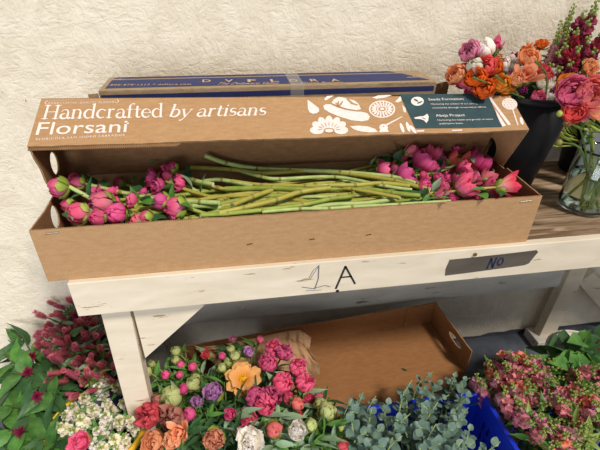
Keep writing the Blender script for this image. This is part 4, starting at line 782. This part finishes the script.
# kraft paper sheet
random.seed(3)
pp = [[(195,348),(225,344),(255,338),(288,331),(300,330),(315,340)], [(200,352),(228,349),(258,344),(285,341),(299,343),(313,352)], [(210,360),(235,358),(262,354),(289,356),(306,360),(324,367)], [(222,372),(245,370),(270,372),(296,378),(309,381),(323,377)]]
mb = MB(); sub = 4; rows = []
for j in range(len(pp)-1):
    for jj in range(sub):
        v = jj/sub; row = []
        for i in range(5):
            for ii in range(sub):
                u = ii/sub; q = [(1-u)*(1-v)*pp[j][i][c]+u*(1-v)*pp[j][i+1][c]+(1-u)*v*pp[j+1][i][c]+u*v*pp[j+1][i+1][c] for c in (0, 1)]
                row.append(at(q[0], q[1], z=-.50-.045*((j+v)/3)+.010*math.sin(i*2.1+ii*.9+j*1.3)+rnd(-.003, .003)))
        rows.append(row)
mb.grid(rows); pa = link('paper_sheet', mb.mesh('paper_sheet', M['paper'], False)); tag(pa, 'crumpled brown kraft paper sheet tucked behind the pink peonies', 'paper'); sm = pa.modifiers.new('s', 'SOLIDIFY'); sm.thickness = .0008
# ================================================================ BOUQUET
random.seed(11)
BC = (.36, -.11); bucket('flower_bucket', BC, .10, .145, FZ, .27, 'bucket', 'black plastic bucket under the table holding the mixed peony bouquet')
Z0 = -.445
bq = [(243,374,'cream_orange','cosmos',.050,'white'), (268,363,'hot','globe',.023), (273,349,'hot','globe',.021), (284,353,'hot','globe',.021), (297,368,'hot','globe',.021), (282,383,'hot','globe',.023), (304,383,'hot','globe',.023),
 (270,397,'hot','globe',.024), (256,397,'hot','globe',.023), (290,398,'hot','open',.025), (248,419,'rose','open',.033), (297,404,'salmon','bud',.020), (274,429,'salmon','bud',.022), (250,443,'white','open',.045), (298,431,'white','open',.036), (229,414,'magenta','open',.022),
 (212,391,'lilac','open',.038), (249,350,'lilac','open',.022), (233,338,'mauve','open',.016), (205,354,'coral','open',.020), (172,397,'greenwhite','bud',.026), (150,415,'coral','globe',.027), (173,419,'dusty','globe',.026), (190,414,'magenta','bud',.019),
 (193,367,'magenta','bud',.015), (181,365,'magenta','bud',.014), (180,375,'magenta','bud',.012), (166,375,'magenta','bud',.013), (184,389,'deep','bud',.016), (196,401,'lilac','open',.022), (170,440,'peach','open',.036), (214,440,'peach','open',.038), (152,443,'apricot','ran',.024), (180,432,'peach','tulip',.020),
 (157,400,'dusty','bud',.018), (310,398,'rose','open',.022), (265,405,'hot','globe',.022), (300,415,'coral','open',.018), (343,446,'coral','bud',.018), (244,432,'orchid','open',.022), (318,372+26,'hot','bud',.014), (222,356,'magenta','bud',.012), (260,340,'hot','bud',.013)]
gb = [(176,351,.014), (193,384,.016), (235,356,.012), (228,362,.012), (327,411,.021), (100+76,360,.010), (231,349,.010), (320,404,.013), (311,425,.012), (222,368,.011), (196,378,.011), (152,364,.010), (148,372,.011)]
def bqpos(px, py):
    z = Z0+.035*(1-abs(px-235)/110)+(.02 if py > 420 else 0)+rnd(-.012, .012)
    if px < 160: z = max(z, -.43)
    return at(px, py, z=z)
for i, e in enumerate(bq):
    px, py, col, kind, rad = e[:5]; rad *= .8 if kind == 'bud' and col != 'greenwhite' else 1.0; h = bqpos(px, py); d = Vector(((h.x-.36)*2.5+rnd(-.2, .2), -.55+(h.y)*1.5+rnd(-.15, .15), .9)); 
    h = h+(CAM-h).normalized()*(.02 if col in ('white', 'cream_orange', 'lilac', 'peach') else 0); base = Vector((BC[0]+rnd(-.05, .05), BC[1]+rnd(-.05, .05), FZ+.02)); col2 = {'greenwhite': 'greenwhite'}.get(col, col); CN['cream_orange'] = 'yellow-centred cream'
    pl = 'ranunculus' if kind == 'ran' else 'anemone' if kind == 'cosmos' else 'tulip' if kind == 'tulip' else 'peony'
    flower(pl, f'{CN[col]} {pl} {KN[kind]} in the bouquet under the table', 'flower', 'flowers of the mixed bouquet', base, h-d.normalized()*rad*.9, d, kind, col2, rad, 'sepal', 'stem_dark', .0028, leaves=5, leafL=.06, leafW=.0085, leafmat=random.choice(['leaf', 'leaf_dark', 'leaf_grey']), leafzone=(.72, .97), scale=1.0)
for px, py, rad in gb:
    h = bqpos(px, py); d = Vector(((h.x-.36)*2, -.3, 1)); base = Vector((BC[0]+rnd(-.05, .05), BC[1]+rnd(-.05, .05), FZ+.02))
    flower('peony', 'closed green peony bud in the bouquet under the table', 'flower', 'flowers of the mixed bouquet', base, h-d.normalized()*rad, d, 'bud', 'greenwhite', rad, 'sepal2', 'stem', .0026, leaves=3, leafL=.05, leafW=.007, leafmat='leaf', leafzone=(.75, .97))
for px, py, m, L, w in ((305,388,'leaf_grey',.07,.011), (290,420,'leaf_grey',.07,.012), (320,400,'leaf_grey',.07,.011), (262,412,'leaf_grey',.07,.010), (335,430,'leaf',.06,.011), (315,440,'leaf_grey',.06,.012), (345,440,'leaf',.06,.011), (235,395,'leaf_dark',.07,.010), (245,400,'leaf',.07,.010), (224,380,'leaf_dark',.07,.010), (205,420,'leaf_dark',.07,.009), (165,360,'leaf',.06,.008), (158,385,'leaf_dark',.07,.009), (200,430,'leaf_dark',.06,.010), (185,355,'leaf',.05,.007), (232,430,'leaf_dark',.06,.012), (282,412,'leaf_grey',.07,.012), (160,425,'leaf_dark',.06,.010), (215,405,'leaf_dark',.06,.009), (276,440,'leaf_grey',.06,.013), (330,420,'leaf',.07,.010), (172,345,'leaf',.05,.007), (230,405,'leaf_dark',.07,.010), (195,395,'leaf_dark',.06,.009), (330,395,'leaf_dark',.06,.010), (300,400,'leaf_grey',.07,.011), (312,412,'leaf',.06,.010), (340,415,'leaf',.06,.010), (350,428,'pod',.05,.010), (322,436,'leaf_grey',.07,.012), (305,445,'leaf',.06,.010), (262,420,'leaf',.06,.010), (238,408,'leaf_grey',.06,.010), (152,375,'leaf',.06,.007), (178,360,'stem',.05,.006), (188,372,'leaf',.05,.006), (205,372,'leaf',.06,.007), (215,362,'leaf',.05,.006), (228,352,'stem',.05,.006), (170,410,'leaf',.06,.008), (184,404,'leaf_grey',.06,.008), (205,410,'leaf',.06,.008), (220,425,'leaf_grey',.06,.009), (145,395,'leaf',.05,.007)):
    h = bqpos(px, py); h.z -= .008; frond(h, (BC[0]+rnd(-.06, .06), BC[1]+rnd(-.05, .05), FZ+.02), {'leaf': 'bright green', 'leaf_dark': 'dark green', 'leaf_grey': 'grey-green', 'pod': 'yellow-green', 'stem': 'olive green'}[m]+' leafy peony stem in the bouquet under the table', 'foliage of the mixed bouquet', m, 14, L, w*.72, .62)
h = at(357, 434, z=-.44); mb = MB(); leafmesh(mb, h+Vector((-.03, .01, -.01)), (1, -.5, .1), up, .06, .022, .25, .5, 6, .5); tag(link('leaf', mb.mesh('leaf', G['pod'])), 'folded yellow-green leaf pointing right between bouquet and eucalyptus', 'leaf')
# ================================================================ LEFT CORNER
random.seed(9)
TC = at(101, 432, z=-.50); TC = (TC.x-.015, TC.y+.02)
bucket('flower_tub', TC, .095, .125, FZ, .35, 'navy_plastic', 'navy tub with a bright yellow rim holding white stock by the table leg', .007, 'tub', 'yellow_plastic')
def stock(px, py, k):
    tip = at(px, py, z=rnd(-.45, -.42)); d = Vector((rnd(-.3, .3), rnd(-.6, 0), 1)); spike('stock', 'stock spike', 'ivory' if k % 3 else 'white', 'flower', 'white stock in the navy tub', tip, d, .10, 'in the yellow-rimmed tub', 'creamy white' if k % 3 else 'pure white', 22, .012, .22, base=(TC[0]+(tip.x-TC[0])*.5, TC[1]+(tip.y-TC[1])*.5, FZ+.02))
for k, (px, py) in enumerate(((62,414),(72,404),(84,394),(97,384),(104,398),(112,386),(120,402),(92,408),(80,418),(104,414),(118,420),(124,434),(96,428),(110,436),(70,428),(88,440),(58,424),(100,446),(102,376),(126,416),(76,412),(114,446))): stock(px, py, k)
h = at(80, 440, z=-.40); flower('peony', '', 'flower', None, (TC[0], TC[1], FZ+.02), h-Vector((0, -.2, 1)).normalized()*.025, (-.1, -.5, 1), 'open', 'hot', .034, leaves=3, leafmat='leaf', leafL=.05, label='bright pink ruffled peony in the yellow-rimmed tub among white stock')
LC = (-.20, .22); bucket('flower_bucket', LC, .10, .145, FZ, .26, 'bucket', 'black bucket in the corner holding broad leaves and burgundy blooms')
LC2 = (-.07, .31); bucket('flower_bucket', LC2, .08, .10, FZ, .30, 'bucket', 'black bucket behind the table leg holding red bristly spikes')
for k, (px, py, red) in enumerate(((8,340,0),(22,335,0),(35,345,0),(10,360,0),(28,372,.022),(50,372,0),(33,356,.022),(12,385,0),(37,396,.022),(5,405,0),(28,415,0),(45,410,0),(22,432,.022),(8,430,0),(38,440,0),(52,392,0),(18,398,0),(48,428,.014),(2,350,0),(58,440,0),(4,450,0),(30,450,0),(50,452,0),(38,380,0),(15,372,0))):
    h = at(px, py, z=rnd(-.50, -.44)-(.04 if py < 350 else 0)); frond(h, (LC[0]+(h.x-LC[0])*.3, LC[1]+(h.y-LC[1])*.3, FZ+.02), ('burgundy-flowered broad-leaved branch' if red else 'broad-leaved green branch')+' in the corner bucket', 'broad-leaved branches in the corner', random.choice(['leaf_big', 'leaf_big', 'leaf', 'leaf_dark']), 8, .090, .021, .55, red=red, droop=.5)
def bristle_mesh(L=.036, r=.0060):
    a = MB()
    for k in range(90):
        t = k/90; an = k*2.4; z = L*t; rr = r*math.sin(PI*min(1, .15+t*.8))**.7; q = MB(); petal(q, 0, .010, .0018, R(25), R(60), cup=.4, nu=1, nv=2)
        a.merge(q, Matrix.Translation((0, 0, z)) @ Matrix.Rotation(an, 4, 'Z') @ Matrix.Translation((rr*.5, 0, 0)))
    a.ball((0, 0, L*.5), r*.5, 8, 6, (1, 1, 3.6)); return a
BR = [bristle_mesh().mesh('flower_head', PM['bristle']) for _ in range(2)]; BRs = [bristle_mesh(.024, .005).mesh('flower_head', PM['bristle'])]
def bristle_plant(px, py, n=4):
    tip = at(px, py, z=rnd(-.50, -.42)); base = Vector((LC2[0]+(tip.x-LC2[0])*.4, LC2[1]+(tip.y-LC2[1])*.4, FZ+.02)); r = thing('clover_spike', base); d = Vector((rnd(-.8, .5), rnd(-.8, .1), 1)).normalized(); P = bez(base, tip, (0, 0, 1), d, 8); mb = MB(); mb.tube(P, .002, 5, smooth=2)
    link('flower_head', random.choice(BR), r, tip-base, aim(d)); lf_ = MB()
    for k in range(n):
        p = P[7-k//2]; o = Vector((rnd(-1, 1), rnd(-1, .3), rnd(.3, 1))).normalized(); e = p+o*rnd(.03, .055); mb.tube([p, (p+e)/2+Vector((0, 0, -.004)), e], .0014, 4, smooth=2); link('flower_head', random.choice(BR+BRs), r, e-base, aim(o))
        leafmesh(lf_, p, -o+Vector((0, 0, .8)), up, .05, .008, .4)
    part('stem', mb, G['stem_dark'], r); part('foliage', lf_, G['leaf_grey'], r); r['category'] = 'flower'; r['group'] = 'red bristly spikes beside the table leg'; LABELS.append((r, 'red bristly flower spike cluster left of the table leg', tip))
for px, py in ((58,306),(72,302),(66,318),(48,318),(82,312),(76,328),(60,332),(90,336),(84,350),(70,346),(54,348),(100,352),(96,366),(80,366),(64,362),(106,370),(88,378),(46,334),(78,318),(94,326),(54,328),(68,340),(84,324),(98,342),(72,356),(90,364),(102,378),(62,344),(50,338),(86,344),(76,346),(66,308),(56,362)): bristle_plant(px, py, 5)
for px, py in ((60,312),(84,330),(104,352),(72,352),(92,346),(52,340),(66,330),(96,372)):
    h = at(px, py, z=-.45); frond(h, (LC2[0]+(h.x-LC2[0])*.3, LC2[1]+(h.y-LC2[1])*.3, FZ+.02), 'thin green leafy shoot among the red bristly spikes', 'green shoots beside the table leg', random.choice(['leaf_grey', 'leaf', 'bud_green']), 9, .05, .007, .6)
# ================================================================ RIGHT: white bucket with big leaves
random.seed(17)
WC = at(588, 352, z=-.53); bucket('flower_bucket', (WC.x, WC.y+.0), .09, .115, FZ, .30, 'white_plastic', 'white plastic bucket of broad leaves behind the snapdragons', .005)
for k, (px, py, red) in enumerate(((565,340,0),(585,338,0),(598,345,.03),(578,352,0),(592,362,0),(570,362,0),(600,375,.03),(560,368,0),(606,335,0),(583,372,0))):
    h = at(px, py, z=rnd(-.50, -.46)); frond(h, (WC.x+(h.x-WC.x)*.3, WC.y+(h.y-WC.y)*.3, FZ+.02), ('burgundy-flowered leafy branch' if red else 'dark broad-leaved branch')+' in the white bucket', 'branches in the white bucket', 'leaf' if k % 2 else 'leaf_dark', 5, .10, .028, .7, red=red, droop=.4)
# ---------------------------------------------------------------- finish labels
by = {}
for r, ph, tip in LABELS: by.setdefault(' '.join(ph.split()), []).append((pix(tip)[0], r))
for ph, L in by.items():
    L.sort(key=lambda e: e[0]); n = len(L)
    for k, (_, r) in enumerate(L):
        if n == 1: r['label'] = ph
        elif k == 0: r['label'] = ph+', leftmost'
        elif k == n-1: r['label'] = ph+', rightmost'
        elif k <= n//2 or n > 40: r['label'] = ph+f', {ORD[k+1]} from left'
        else: r['label'] = ph+f', {ORD[n-k]} from right'
